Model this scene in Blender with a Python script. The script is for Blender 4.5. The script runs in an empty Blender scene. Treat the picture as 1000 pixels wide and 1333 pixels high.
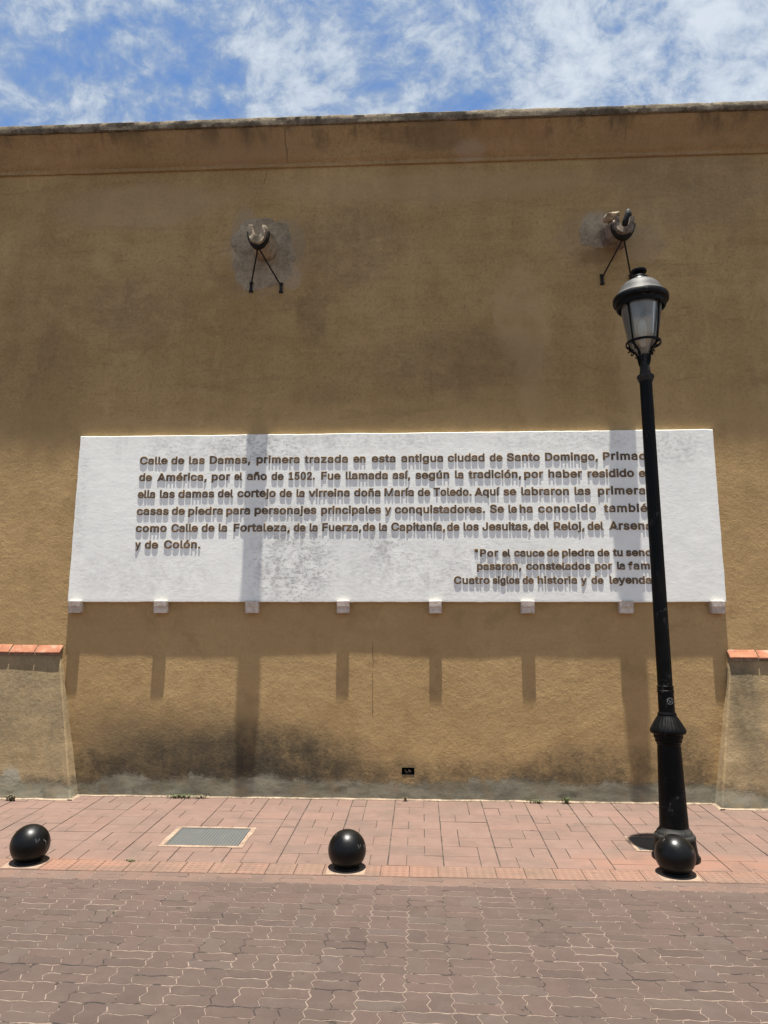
import bpy, bmesh, math, random, json
import numpy as np
from mathutils import Vector, noise as mnoise
random.seed(7)
R = math.radians
S = bpy.context.scene

# ------------------------------------------------------------------ camera
cam_d = bpy.data.cameras.new("camera"); cam = bpy.data.objects.new("camera", cam_d)
S.collection.objects.link(cam); S.camera = cam
cam_d.sensor_fit = 'VERTICAL'; cam_d.sensor_height = 36.0; cam_d.lens = 924.0 / 1333.0 * 36.0
cam_d.clip_start = 0.05; cam_d.clip_end = 1000.0
pitch, yaw, roll = R(9.8896), R(2.9069), R(0.15074)
fw = Vector((-math.sin(yaw) * math.cos(pitch), math.cos(yaw) * math.cos(pitch), math.sin(pitch)))
r0 = Vector((math.cos(yaw), math.sin(yaw), 0)); u0 = r0.cross(fw)
rt = r0 * math.cos(roll) + u0 * math.sin(roll); up = u0 * math.cos(roll) - r0 * math.sin(roll)
from mathutils import Matrix
cam.matrix_world = Matrix(((rt.x, up.x, -fw.x, 0), (rt.y, up.y, -fw.y, 0), (rt.z, up.z, -fw.z, 1.68), (0, 0, 0, 1)))
S.render.resolution_x = 768; S.render.resolution_y = 1024

# ------------------------------------------------------------------ node helper
class G:
    def __init__(s, nt): s.nt = nt; nt.nodes.clear()
    def n(s, t, ins=None, **props):
        nd = s.nt.nodes.new(t)
        for k, v in props.items(): setattr(nd, k, v)
        for k, v in (ins or {}).items():
            if v is None: continue
            sk = nd.inputs[k]
            if isinstance(v, bpy.types.NodeSocket): s.nt.links.new(v, sk)
            else:
                if sk.type == 'RGBA' and len(v) == 3: v = (*v, 1)
                sk.default_value = v
        return nd
    def m(s, op, a, b=None, c=None, clamp=False):
        nd = s.n('ShaderNodeMath', {0: a, 1: b, 2: c}, operation=op); nd.use_clamp = clamp
        return nd.outputs[0]
    def add(s, a, b): return s.m('ADD', a, b)
    def mul(s, a, b): return s.m('MULTIPLY', a, b)
    def sub(s, a, b): return s.m('SUBTRACT', a, b)
    def noise(s, vec, scale, detail=6, rough=.6, dist=0.0):
        return s.n('ShaderNodeTexNoise', {'Vector': vec, 'Scale': scale, 'Detail': detail, 'Roughness': rough, 'Distortion': dist}).outputs[0]
    def step(s, x, lo, hi, a=0.0, b=1.0):
        return s.n('ShaderNodeMapRange', {'Value': x, 'From Min': lo, 'From Max': hi, 'To Min': a, 'To Max': b}, interpolation_type='SMOOTHSTEP').outputs[0]
    def mix(s, f, a, b, bt='MIX'):
        nd = s.n('ShaderNodeMix', {0: f, 6: a, 7: b}, data_type='RGBA', blend_type=bt, clamp_factor=True)
        return nd.outputs[2]
    def xyz(s, v):
        nd = s.n('ShaderNodeSeparateXYZ', {0: v}); return nd.outputs
    def comb(s, x, y, z): return s.n('ShaderNodeCombineXYZ', {0: x, 1: y, 2: z}).outputs[0]
    def scale(s, v, sc): return s.n('ShaderNodeMapping', {'Vector': v, 'Scale': sc}).outputs[0]
    def pos(s): return s.n('ShaderNodeTexCoord').outputs['Object']
    def blob(s, X, Z, x0, z0, rx, rz, nz, amp=.8, soft=.3):
        a = s.mul(s.sub(X, x0), 1 / rx); b = s.mul(s.sub(Z, z0), 1 / rz)
        d = s.m('SQRT', s.add(s.mul(a, a), s.mul(b, b)))
        d = s.add(d, s.mul(s.sub(nz, .5), amp))
        return s.step(d, 1 + soft, 1 - soft)

def material(name):
    m = bpy.data.materials.new(name); m.use_nodes = True
    g = G(m.node_tree)
    out = g.n('ShaderNodeOutputMaterial'); bs = g.n('ShaderNodeBsdfPrincipled')
    g.nt.links.new(bs.outputs[0], out.inputs[0]); g.out = out; g.bs = bs
    def put(**kw):
        for k, v in kw.items():
            sk = bs.inputs[k.replace('_', ' ')]
            if isinstance(v, bpy.types.NodeSocket): g.nt.links.new(v, sk)
            else: sk.default_value = (*v, 1) if (sk.type == 'RGBA' and len(v) == 3) else v
    g.put = put
    return m, g
def bump(g, h, dist=1.0, strength=1.0):
    g.put(Normal=g.n('ShaderNodeBump', {'Height': h, 'Distance': dist, 'Strength': strength}).outputs[0])

# ------------------------------------------------------------------ sky, sun, exposure
SUN = Vector((0.006, -1 / 13.0, 1.0)).normalized()          # towards the sun, close to the zenith
W = bpy.data.worlds.new("World"); S.world = W; W.use_nodes = True
g = G(W.node_tree)
wo = g.n('ShaderNodeOutputWorld')
sky = g.n('ShaderNodeTexSky', sky_type='NISHITA', sun_disc=False)
sky.sun_elevation = math.asin(SUN.z); sky.sun_rotation = math.pi; sky.altitude = 0; sky.air_density = 1.0; sky.dust_density = .6; sky.ozone_density = 1.0
dirv = g.n('ShaderNodeTexCoord').outputs['Generated']
dx, dy, dz = g.xyz(dirv)
zz = g.m('MAXIMUM', dz, .06)
cu, cv = g.m('DIVIDE', dx, zz), g.m('DIVIDE', dy, zz)
pc = g.n('ShaderNodeVectorMath', {0: dirv, 1: (1.35, 1.6, 1.75)}, operation='MULTIPLY').outputs[0]
warp = g.n('ShaderNodeTexNoise', {'Vector': pc, 'Scale': 2.4, 'Detail': 5.0}).outputs[1]
pw = g.n('ShaderNodeVectorMath', {0: pc, 1: g.n('ShaderNodeVectorMath', {0: warp, 1: (.16, .16, .16)}, operation='MULTIPLY').outputs[0]}, operation='ADD').outputs[0]
n1 = g.noise(g.scale(pw, (1.0, 1.0, 1.0)), 7.2, 12, .62, .12)
n2 = g.noise(pw, 25.0, 9, .66, .25)
nn = g.add(g.mul(n1, .68), g.mul(n2, .32))
nn = g.add(nn, g.step(cu, -.15, .7, -.01, .085))
cl = g.step(nn, .35, .55)
ccol = g.mix(g.step(nn, .42, .66), (1.55, 2.0, 2.68), (3.4, 3.7, 4.05))
skyc = g.mix(1.0, sky.outputs[0], (.56, .68, .80), 'MULTIPLY')
bgc = g.mix(g.mul(cl, .93), skyc, ccol)
bg = g.n('ShaderNodeBackground', {'Color': bgc, 'Strength': .075})
g.nt.links.new(bg.outputs[0], wo.inputs[0])
sl = bpy.data.lights.new("sun", 'SUN'); sl.energy = 5.0; sl.angle = R(.53); sl.color = (1, .955, .87)
so = bpy.data.objects.new("sun", sl); S.collection.objects.link(so); so.location = (0, -3, 20)
so.rotation_euler = (-SUN).to_track_quat('-Z', 'Y').to_euler()
S.view_settings.view_transform = 'Standard'; S.view_settings.look = 'None'
S.view_settings.exposure = 1.52; S.view_settings.gamma = 1.0
S.cycles.max_bounces = 6

# ------------------------------------------------------------------ object helpers
def obj(name, me, mats=None, parent=None, smooth=False, angle=None):
    o = bpy.data.objects.new(name, me); S.collection.objects.link(o)
    if mats is not None:
        for m in (mats if isinstance(mats, (list, tuple)) else [mats]): me.materials.append(m)
    if parent is not None:
        o.parent = parent; o.matrix_parent_inverse = Matrix.Translation(-parent.location)
    if smooth:
        me.polygons.foreach_set('use_smooth', [True] * len(me.polygons))
        if angle: me.set_sharp_from_angle(angle=R(angle))
    return o
def thing(name, label, cat, loc=(0, 0, 0), group=None):
    o = bpy.data.objects.new(name, None); S.collection.objects.link(o); o.location = loc
    o.empty_display_size = .2
    tag(o, label, cat, group); return o
def tag(o, label, cat, group=None):
    o['label'] = label; o['category'] = cat
    if group: o['group'] = group
    return o
def mesh(name, v, f):
    me = bpy.data.meshes.new(name); me.from_pydata([tuple(p) for p in v], [], f); me.update(); return me
def bm_mesh(name, bm):
    me = bpy.data.meshes.new(name); bmesh.ops.recalc_face_normals(bm, faces=bm.faces); bm.to_mesh(me); bm.free(); return me
def box(bm, x0, x1, y0, y1, z0, z1, bev=0, seg=2):
    r = bmesh.ops.create_cube(bm, size=1)
    for v in r['verts']:
        v.co = Vector((x0 + (v.co.x + .5) * (x1 - x0), y0 + (v.co.y + .5) * (y1 - y0), z0 + (v.co.z + .5) * (z1 - z0)))
    if bev:
        es = list({e for v in r['verts'] for e in v.link_edges})
        bmesh.ops.bevel(bm, geom=es, offset=bev, segments=seg, affect='EDGES', profile=.5)
def lathe(bm, prof, cx, cy, seg=48, flute=None, close=False):
    rings = []
    for r, z in prof:
        ring = []
        for i in range(seg):
            a = 2 * math.pi * i / seg
            rr = r * (flute(a, z) if flute else 1)
            ring.append(bm.verts.new((cx + rr * math.cos(a), cy + rr * math.sin(a), z)))
        rings.append(ring)
    for A, B in zip(rings, rings[1:]):
        for i in range(seg):
            bm.faces.new((A[i], A[(i + 1) % seg], B[(i + 1) % seg], B[i]))
    if close:
        bm.faces.new(rings[0]); bm.faces.new(rings[-1])
def tube(bm, pts, rad, seg=8, cap=True):
    pts = [Vector(p) for p in pts]; rings = []
    rads = rad if isinstance(rad, (list, tuple)) else [rad] * len(pts)
    for i, p in enumerate(pts):
        t = (pts[min(i + 1, len(pts) - 1)] - pts[max(i - 1, 0)]).normalized()
        a = t.cross(Vector((0, 0, 1)) if abs(t.z) < .9 else Vector((1, 0, 0))).normalized(); b = t.cross(a)
        rings.append([bm.verts.new(p + (a * math.cos(2 * math.pi * k / seg) + b * math.sin(2 * math.pi * k / seg)) * rads[i]) for k in range(seg)])
    for A, B in zip(rings, rings[1:]):
        for k in range(seg): bm.faces.new((A[k], A[(k + 1) % seg], B[(k + 1) % seg], B[k]))
    if cap: bm.faces.new(rings[0]); bm.faces.new(rings[-1])
def pn(x, y, z=0): return mnoise.noise(Vector((x, y, z)))
YW = 7.31                                   # wall plane
def gz(y): return .05 * max(0.0, y - 5.30)  # pavement rises towards the wall

# ------------------------------------------------------------------ materials
def plaster(name, ca, cb, feats=(), lit_rough_below=None, bump_hi=.0018, bump_lo=.00040, skirt=None, dirt_top=None, cracks=()):
    m, g = material(name)
    P = g.pos(); X, Y, Z = g.xyz(P)
    big = g.noise(P, .8, 8, .62, .3); mid = g.noise(P, 3.3, 10, .68); fine = g.noise(P, 26, 10, .78)
    st = g.noise(g.scale(P, (4.5, 1, .35)), 1.0, 8, .62); hz = g.noise(g.scale(P, (.8, 1, 5.5)), 1.0, 9, .66, .4)
    brush = g.noise(g.scale(P, (5, 1, 42)), 1.0, 6, .65, .3); run = g.noise(g.scale(P, (14, 1, .8)), 1.0, 5, .6)
    f = g.add(g.add(g.mul(big, .8), g.mul(mid, .5)), g.add(g.mul(st, .28), g.mul(hz, .45)))
    col = g.mix(g.step(f, .78, 1.30), ca, cb)
    col = g.mix(g.mul(g.step(mid, .50, .72), .45), col, tuple(c * .68 for c in ca))
    col = g.mix(g.mul(g.step(hz, .52, .72), .50), col, tuple(c * .64 for c in ca))
    col = g.mix(g.mul(g.step(g.noise(g.scale(P, (1.3, 1, .8)), 2.2, 9, .72, .6), .54, .66), .32), col, tuple(min(1, c * 1.12) for c in cb))
    col = g.mix(g.mul(g.step(g.noise(g.scale(P, (1, 1, 1.4)), 1.3, 9, .7, .8), .55, .66), .38), col, (ca[0] * .74, ca[1] * .74, ca[2] * .86))
    col = g.mix(g.mul(g.step(brush, .50, .74), .12), col, tuple(c * .58 for c in ca))
    col = g.mix(g.mul(g.step(run, .58, .78), .10), col, tuple(c * .62 for c in ca))
    col = g.mix(g.mul(g.step(g.noise(P, 62, 4, .65), .50, .64), .26), col, tuple(c * .5 for c in ca))
    col = g.mix(g.mul(g.step(fine, .50, .62), .34), col, tuple(c * .5 for c in ca))
    col = g.mix(g.mul(g.step(fine, .47, .33), .20), col, tuple(min(1, c * 1.25) for c in cb))
    pit = g.mul(g.step(g.noise(P, 38, 2, .5), .71, .75), g.step(mid, .45, .6))
    col = g.mix(g.mul(pit, .6), col, tuple(c * .35 for c in ca))
    hm = None
    if lit_rough_below is not None:
        edge = g.add(Z, g.mul(g.sub(big, .5), 1.2))
        hm = g.step(edge, lit_rough_below + .5, lit_rough_below - .3)
        col = g.mix(g.mul(hm, .5), col, (cb[0] * 1.0, cb[1] * .985, cb[2] * 1.0))  # sunlit tone of the lower wall painted into the colour: lighter, yellower
        col = g.mix(g.mul(g.step(mid, .47, .68), g.mul(hm, .32)), col, tuple(c * .72 for c in ca))
    for (x0, z0, rx, rz, c, s_, amp, soft, brk) in feats:
        k = g.blob(X, Z, x0, z0, rx, rz, g.noise(P, 1.6 / max(rx, rz), 10, .70), amp, soft)
        if brk: k = g.mul(k, g.step(g.add(g.add(g.mul(g.noise(P, brk, 10, .75), .62), g.mul(run, .13)), g.mul(fine, .25)), .34, .62, .10, 1.0))
        col = g.mix(g.mul(k, s_), col, c)
    if dirt_top is not None:
        k = g.mul(g.step(g.add(Z, g.mul(g.sub(st, .5), .5)), dirt_top - .22, dirt_top + .06), g.step(g.noise(g.scale(P, (2.2, 1, .8)), 1.6, 9, .7), .46, .62))
        col = g.mix(g.mul(k, .6), col, (.06, .048, .034))
    ck = None
    for (x0, za, zb, wd, sl) in cracks:           # single plaster cracks: foot, head, width, lean
        w_ = g.mul(g.sub(g.noise(g.comb(0.0, 0.0, g.add(Z, x0)), 9, 6, .7), .5), .07)
        dd = g.m('ABSOLUTE', g.sub(g.sub(X, x0), g.add(w_, g.mul(g.sub(Z, za), sl))))
        k = g.mul(g.step(dd, wd, wd * .4), g.mul(g.step(Z, za - .02, za + .05), g.step(Z, zb + .02, zb - .05)))
        k = g.mul(k, g.step(g.noise(P, 9, 3, .6), .28, .40))
        ck = k if ck is None else g.m('MAXIMUM', ck, k)
    if ck is not None: col = g.mix(g.mul(ck, .55), col, tuple(c * .25 for c in ca))
    sk = None
    if skirt is not None:
        hgt = g.add(skirt, g.mul(g.sub(g.noise(g.scale(P, (1, 0, .2)), 1.6, 6, .6), .5), .34))
        hgt = g.add(hgt, g.mul(g.sub(mid, .5), .14))
        dst = g.sub(Z, hgt)
        sk = g.step(g.add(dst, g.mul(g.sub(fine, .5), .16)), .03, -.03)
        damp = g.mul(g.step(g.m('ABSOLUTE', g.sub(dst, .02)), .09, .0), g.step(g.noise(P, 3.5, 8, .7), .40, .62))
        cem = g.mix(g.step(g.noise(g.scale(P, (1, 1, 2.5)), 3.0, 10, .70), .36, .64), (.150, .137, .097), (.265, .242, .178))
        cem = g.mix(g.mul(g.step(fine, .5, .72), .4), cem, (.065, .060, .045))
        cem = g.mix(g.mul(g.step(g.noise(P, 5, 9, .72), .46, .64), .6), cem, (.235, .178, .105))
        cem = g.mix(g.mul(g.step(g.noise(g.scale(P, (1, 1, 2)), 4, 8, .7), .54, .66), .6), cem, (.075, .067, .048))
        col = g.mix(sk, col, cem)
        col = g.mix(g.mul(damp, .6), col, (.055, .047, .034))
    h = g.add(g.add(g.mul(g.noise(P, 9, 10, .70), 2.6), g.mul(fine, 3.4)), g.mul(brush, .2))
    h = g.sub(h, g.mul(pit, 2.2))
    amp = bump_lo if hm is None else g.add(bump_lo, g.mul(g.mul(hm, g.step(mid, .3, .6, .45, 1.0)), bump_hi - bump_lo))
    if sk is not None: amp = g.m('MULTIPLY', amp, g.step(sk, 0, 1, 1.0, .4))
    h = g.mul(h, amp)
    if ck is not None: h = g.sub(h, g.mul(ck, .003))
    bump(g, h)
    g.put(Base_Color=col, Roughness=.93, Specular_IOR_Level=.15)
    return m

OA, OB = (.300, .193, .082), (.452, .308, .145)
MOLD = (.050, .043, .031); GREY = (.295, .228, .150); PALE = (.42, .295, .155)
M_wall = plaster('ochre_render', OA, OB, lit_rough_below=3.9, skirt=.285, cracks=[(-.482, .86, 1.62, .005, .0), (-1.77, 6.78, 6.97, .006, .25)], feats=[
    (-2.30, .44, 1.45, .46, MOLD, .58, 1.3, .7, 0), (-2.0, .46, 1.05, .30, MOLD, .80, 1.3, .6, 4), (-2.45, .40, .5, .2, MOLD, .6, 1.5, .6, 6), (-3.18, .33, .34, .20, (.04, .034, .025), .85, 1.4, .5, 6), (-1.25, .46, .6, .26, MOLD, .78, 1.4, .6, 4), (-1.95, .36, .5, .10, (.035, .03, .022), .6, 1.5, .6, 7),
    (.3, .34, 1.5, .12, MOLD, .7, 1.3, .6, 4), (1.75, .40, .8, .20, MOLD, .66, 1.4, .6, 5), (2.60, .46, .22, .30, MOLD, .70, 1.0, .5, 5),
    (1.12, 5.10, .28, .70, PALE, .62, 1.8, .16, 3), (1.2, 4.4, .15, .5, PALE, .42, 1.8, .25, 3), (2.25, 4.6, .12, .8, PALE, .35, 1.6, .4, 0),
    (-1.74, 5.87, .40, .44, GREY, .5, 2.0, .3, 3), (-1.95, 6.18, .16, .32, GREY, .5, 1.8, .2, 0), (-1.45, 6.05, .18, .3, GREY, .45, 1.8, .2, 0), (-2.02, 5.95, .09, .16, (.38, .30, .21), .6, 2.2, .2, 0), (-1.42, 5.62, .12, .13, (.36, .28, .2), .5, 2.2, .2, 0),
    (1.95, 6.05, .36, .28, GREY, .4, 1.9, .3, 3), (2.0, 6.22, .2, .1, (.32, .27, .2), .6, 2, .2, 0), (2.45, 5.95, .26, .22, GREY, .4, 1.8, .3, 0), (2.0, 5.80, .22, .10, (.19, .12, .055), .6, 1.6, .3, 0),
    (-1.17, 5.15, .17, .38, (.14, .098, .05), .55, 1.6, .3, 5), (-.75, 6.0, .6, .55, (.17, .12, .066), .45, 1.5, .4, 6), (-3.0, 5.3, .45, .45, (.17, .115, .06), .3, 1.5, .4, 5),
    (-3.4, 5.35, .35, .3, (.165, .113, .06), .3, 1.5, .4, 5), (3.95, 5.2, .25, .7, PALE, .5, 1.5, .3, 0), (-1.0, 4.25, .35, .14, (.18, .125, .064), .4, 2.4, .4, 4),
    (3.0, 6.6, .9, .5, (.21, .16, .10), .45, 1.5, .4, 5), (-4.3, 4.7, .5, 1.4, (.18, .125, .065), .25, 1.5, .5, 5), (.3, 4.6, 1.0, .35, (.17, .118, .06), .45, 1.6, .4, 6), (0, 6.7, 2.2, .18, (.38, .27, .15), .35, 1.5, .4, 0), (-3.2, 6.55, 1.0, .25, (.38, .275, .16), .35, 1.6, .4, 0)])
M_frieze = plaster('ochre_cornice_render', (.262, .174, .082), (.385, .268, .140), bump_lo=.0006, dirt_top=7.30, cracks=[(-1.49, 7.03, 7.33, .008, .0), (2.3, 7.1, 7.3, .004, .1)], feats=[
    (-4.0, 7.2, .7, .2, (.35, .22, .11), .35, 1.6, .4, 4), (1.1, 7.2, .5, .2, (.33, .205, .108), .45, 1.6, .3, 4), (2.9, 7.15, .8, .2, (.32, .205, .11), .35, 1.6, .4, 4),
    (-2.0, 7.2, .7, .2, (.31, .21, .12), .5, 1.2, .5, 0), (.6, 7.08, .18, .1, (.36, .27, .19), .5, 1.5, .3, 0), (.2, 7.22, .35, .15, (.14, .095, .06), .5, 1.5, .4, 0)])
M_butt = plaster('ochre_buttress_render', (.245, .174, .086), (.355, .262, .148), lit_rough_below=9, skirt=.265, bump_hi=.0018, feats=[
    (-3.95, 1.05, .42, .42, (.115, .098, .062), .55, 1.4, .6, 5), (-4.4, .6, .3, .4, (.115, .10, .066), .4, 1.2, .5, 5), (-3.6, .7, .12, .6, (.12, .105, .07), .4, 1.2, .5, 6), (-3.43, .7, .06, .6, (.11, .095, .06), .6, 1.2, .6, 4),
    (3.12, 1.15, .14, .5, (.085, .075, .05), .75, 1.0, .5, 4), (3.4, .5, .4, .3, (.085, .072, .048), .5, 1.2, .6, 7), (-4.05, .22, .1, .16, (.30, .30, .25), .7, .8, .3, 0)])

def stone(name, ca, cb, dark=.6, bm_=.002, sc=14):
    m, g = material(name); P = g.pos()
    a = g.noise(P, sc, 8, .65); b = g.noise(P, sc * .22, 6, .6); c = g.noise(P, sc * 5, 4, .6)
    col = g.mix(g.step(g.add(g.mul(a, .6), g.mul(b, .6)), .42, .78), ca, cb)
    col = g.mix(g.mul(g.step(c, .5, .7), dark), col, tuple(x * .3 for x in ca))
    bump(g, g.add(g.mul(a, bm_ * 2), g.mul(c, bm_)))
    g.put(Base_Color=col, Roughness=.95, Specular_IOR_Level=.15); return m
M_coping = stone('weathered_coping', (.075, .060, .040), (.235, .19, .132), .9, .005, 17)
M_spout = stone('coral_stone', (.17, .13, .085), (.46, .38, .28), .5, .004, 24)
M_spout2 = stone('dark_weathered_stone', (.09, .068, .05), (.34, .27, .21), .75, .005, 24)
M_scar = stone('grey_mortar_patch', (.19, .148, .098), (.365, .292, .20), .55, .004, 10)
M_pad = stone('pale_cement', (.145, .103, .076), (.255, .188, .138), .5, .0006, 24)
M_edge = stone('mortar_fillet', (.13, .10, .07), (.33, .25, .18), .6, .002, 26)

# white panel
M_sign, g = material('white_limewashed_panel'); P = g.pos(); X, Y, Z = g.xyz(P)
a = g.noise(P, 1.3, 7, .65); b = g.noise(P, 7, 8, .68); c = g.noise(P, 60, 5, .65)
col = g.mix(g.step(g.add(g.mul(a, .7), g.mul(b, .5)), .42, .82), (.86, .86, .805), (.76, .76, .715))
spk = g.step(g.add(g.noise(g.scale(P, (.8, 1, 1.25)), 26, 10, .72), g.mul(b, .22)), .585, .70)
st = None
for (x0, z0, rx, rz, s_) in [(-1.30, 2.42, .42, .46, 1.0), (-.36, 2.56, .22, .2, .8), (2.62, 3.60, .34, .17, .6), (-1.75, 3.66, .65, .16, .8), (-1.4, 2.95, .45, .2, .4), (.3, 2.35, 1.2, .3, .45), (-2.6, 3.66, .4, .15, .45), (1.5, 3.7, .8, .1, .5), (-.9, 3.72, 1.2, .1, .5), (-3.6, 3.0, .06, .8, .3), (.62, 2.5, .2, .2, .35), (-2.9, 2.3, .8, .25, .3)]:
    k = g.mul(g.blob(X, Z, x0, z0, rx, rz, b, .9, .6), s_)
    st = k if st is None else g.m('MAXIMUM', st, k)
wash = g.mul(st, g.step(b, .35, .7))
col = g.mix(g.mul(wash, .55), col, (.47, .465, .445))
col = g.mix(g.mul(g.mul(st, spk), .5), col, (.17, .165, .15))
ru = g.mul(g.step(g.noise(g.scale(P, (9, 1, .9)), 1.0, 6, .65), .54, .70), g.step(g.add(Z, g.mul(g.sub(a, .5), 1.2)), 3.1, 3.8))
col = g.mix(g.mul(ru, .22), col, (.46, .45, .43))
col = g.mix(g.mul(g.step(g.noise(P, 35, 8, .75), .66, .72), .35), col, (.35, .34, .32))
col = g.mix(g.mul(g.step(g.add(Z, g.mul(g.sub(b, .5), .05)), 2.055, 2.02), .35), col, (.45, .42, .37))
h = g.add(g.mul(g.noise(g.scale(P, (.7, 1, 1.4)), 18, 8, .7, .5), .0014), g.mul(c, .0003))
bump(g, h); g.put(Base_Color=col, Roughness=.9, Specular_IOR_Level=.2)

M_bracket = stone('pinkish_white_bracket', (.40, .315, .255), (.66, .59, .51), .4, .0015, 18)
M_letter, g = material('bronze_brown_letters'); P = g.pos()
a = g.noise(P, 9, 6, .65); b = g.noise(P, 60, 4, .6)
col = g.mix(g.step(a, .35, .68), (.085, .052, .026), (.175, .105, .045))
col = g.mix(g.mul(g.step(b, .5, .7), .5), col, (.05, .034, .02))
g.put(Base_Color=col, Roughness=.65, Metallic=.0, Specular_IOR_Level=.3)

def black_paint(name, base=(.010, .010, .0105), rough=.32, wear=.5, dust=.25, spec=.45):
    m, g = material(name); P = g.pos()
    a = g.noise(P, 7, 7, .65); b = g.noise(P, 34, 8, .72); N = g.n('ShaderNodeNewGeometry').outputs['Normal']
    col = g.mix(g.mul(g.step(a, .4, .75), dust), base, (.055, .05, .045))
    l1 = g.m('ABSOLUTE', g.sub(g.noise(g.scale(P, (1, 1, .7)), 16, 2, .5, .8), .5))
    scr = g.mul(g.step(l1, .022, .006), g.step(g.noise(g.scale(P, (1, 1, 1)), 6.5, 2, .5), .55, .62)); scr = g.m('MAXIMUM', scr, g.mul(g.step(b, .66, .72), g.step(a, .50, .64)))
    col = g.mix(g.mul(scr, wear), col, (.16, .155, .15))
    ro = g.add(g.step(a, .3, .75, rough, rough + .18), g.mul(scr, .2))
    bump(g, g.add(g.mul(a, .0008), g.mul(b, .0003)))
    g.put(Base_Color=col, Roughness=ro, Specular_IOR_Level=spec); return m
M_ball = black_paint('black_gloss_paint', (.0015, .0015, .0016), .27, .7, .05, .24)
M_lamp = black_paint('black_lamp_paint', (.0015, .0015, .0016), .36, .2, .06, .12)
M_lampg = black_paint('dusty_lamp_paint', (.010, .010, .0095), .5, .4, .5, .22)
M_iron = black_paint('rusty_black_iron', (.006, .005, .0045), .6, .2, .3, .25)

M_cap, g = material('weathered_cap_metal'); P = g.pos(); a = g.noise(g.scale(P, (1, 1, .5)), 12, 6, .65)
g.put(Base_Color=g.mix(g.step(a, .35, .7), (.02, .02, .02), (.060, .058, .054)), Roughness=.62, Specular_IOR_Level=.3)
bump(g, g.mul(a, .001))

M_glass = bpy.data.materials.new('hazy_lamp_glass'); M_glass.use_nodes = True; g = G(M_glass.node_tree)
out = g.n('ShaderNodeOutputMaterial'); P = g.pos()
tr = g.n('ShaderNodeBsdfTransparent', {'Color': (.93, .93, .9)}).outputs[0]
tl = g.n('ShaderNodeBsdfTranslucent', {'Color': (.8, .8, .77)}).outputs[0]
df = g.n('ShaderNodeBsdfDiffuse', {'Color': (.62, .62, .6)}).outputs[0]
gl = g.n('ShaderNodeBsdfGlossy', {'Color': (1, 1, 1), 'Roughness': .12}).outputs[0]
hz = g.n('ShaderNodeMixShader', {0: .5, 1: tl, 2: df}).outputs[0]
k = g.step(g.noise(g.scale(P, (3, 3, 1)), 6, 5, .6), .3, .7, .13, .28)
s1 = g.n('ShaderNodeMixShader', {0: k, 1: tr, 2: hz}).outputs[0]
fr = g.n('ShaderNodeFresnel', {'IOR': 1.5}).outputs[0]
s2 = g.n('ShaderNodeMixShader', {0: fr, 1: s1, 2: gl}).outputs[0]
g.nt.links.new(s2, out.inputs[0])

# clay tile
M_tile, g = material('terracotta_tile'); P = g.pos(); X, Y, Z = g.xyz(P)
a = g.noise(P, 11, 7, .65); b = g.noise(P, 50, 5, .6)
col = g.mix(g.step(a, .35, .7), (.185, .068, .036), (.265, .115, .062))
col = g.mix(g.mul(g.step(g.noise(P, 6, 8, .7), .53, .64), .6), col, (.27, .215, .165))
col = g.mix(g.mul(g.step(b, .6, .7), .5), col, (.05, .025, .015))
bump(g, g.mul(b, .001)); g.put(Base_Color=col, Roughness=.85, Specular_IOR_Level=.25)

# pavers: one random number per stone is stored on its faces
def paver(name, stops, stain, bmp=.0012, extra=None):
    m, g = material(name); P = g.pos(); X, Y, Z = g.xyz(P)
    rn = g.n('ShaderNodeAttribute', attribute_name='tint').outputs['Fac']
    rp = g.n('ShaderNodeValToRGB', {0: rn}); el = rp.color_ramp.elements
    while len(el) < len(stops): el.new(.5)
    for e, (p, c) in zip(el, stops): e.position = p; e.color = (*c, 1)
    col = rp.outputs[0]
    a = g.noise(P, 1.1, 6, .62); b = g.noise(P, 9, 8, .7); c = g.noise(P, 150, 4, .7)
    col = g.mix(g.mul(g.step(a, .35, .7), .35), col, tuple(x * .74 for x in stops[0][1]))
    col = g.mix(g.mul(g.step(b, .4, .75), .35), col, tuple(min(1, x * 1.35) for x in stops[-1][1]))
    col = g.mix(g.mul(g.step(c, .5, .75), .4), col, tuple(x * .5 for x in stops[0][1]))
    k = g.step(g.noise(g.scale(P, (1, 1.6, 1)), 5.5, 5, .6, .3), .665, .72)
    col = g.mix(g.mul(k, stain), col, (.018, .014, .012))
    if extra: col = extra(g, X, Y, Z, P, col, b)
    bump(g, g.add(g.mul(c, bmp), g.mul(b, bmp * 1.5)))
    g.put(Base_Color=col, Roughness=.9, Specular_IOR_Level=.2); return m
def road_extra(g, X, Y, Z, P, col, b):
    gr = g.mul(g.step(g.noise(g.scale(P, (.5, 1.2, 1)), 2.2, 9, .7), .52, .70), .35); col = g.mix(gr, col, (.038, .030, .026))
    lt = g.mul(g.step(g.noise(P, 45, 6, .75), .60, .70), .35); col = g.mix(lt, col, (.12, .09, .075))
    k = g.step(g.add(Y, g.mul(g.sub(b, .5), .3)), 4.3, 5.3)
    return g.mix(g.mul(k, .14), col, (.12, .082, .064))
M_road = paver('brown_zigzag_paver', [(0, (.053, .037, .0315)), (.35, (.060, .042, .0355)), (.75, (.065, .044, .037)), (1, (.063, .048, .041))], .75, .0014, road_extra)
M_border = paver('pink_zigzag_paver', [(0, (.080, .054, .044)), (.4, (.100, .065, .052)), (.75, (.114, .070, .055)), (1, (.094, .067, .055))], .6, .0012, road_extra)
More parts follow.
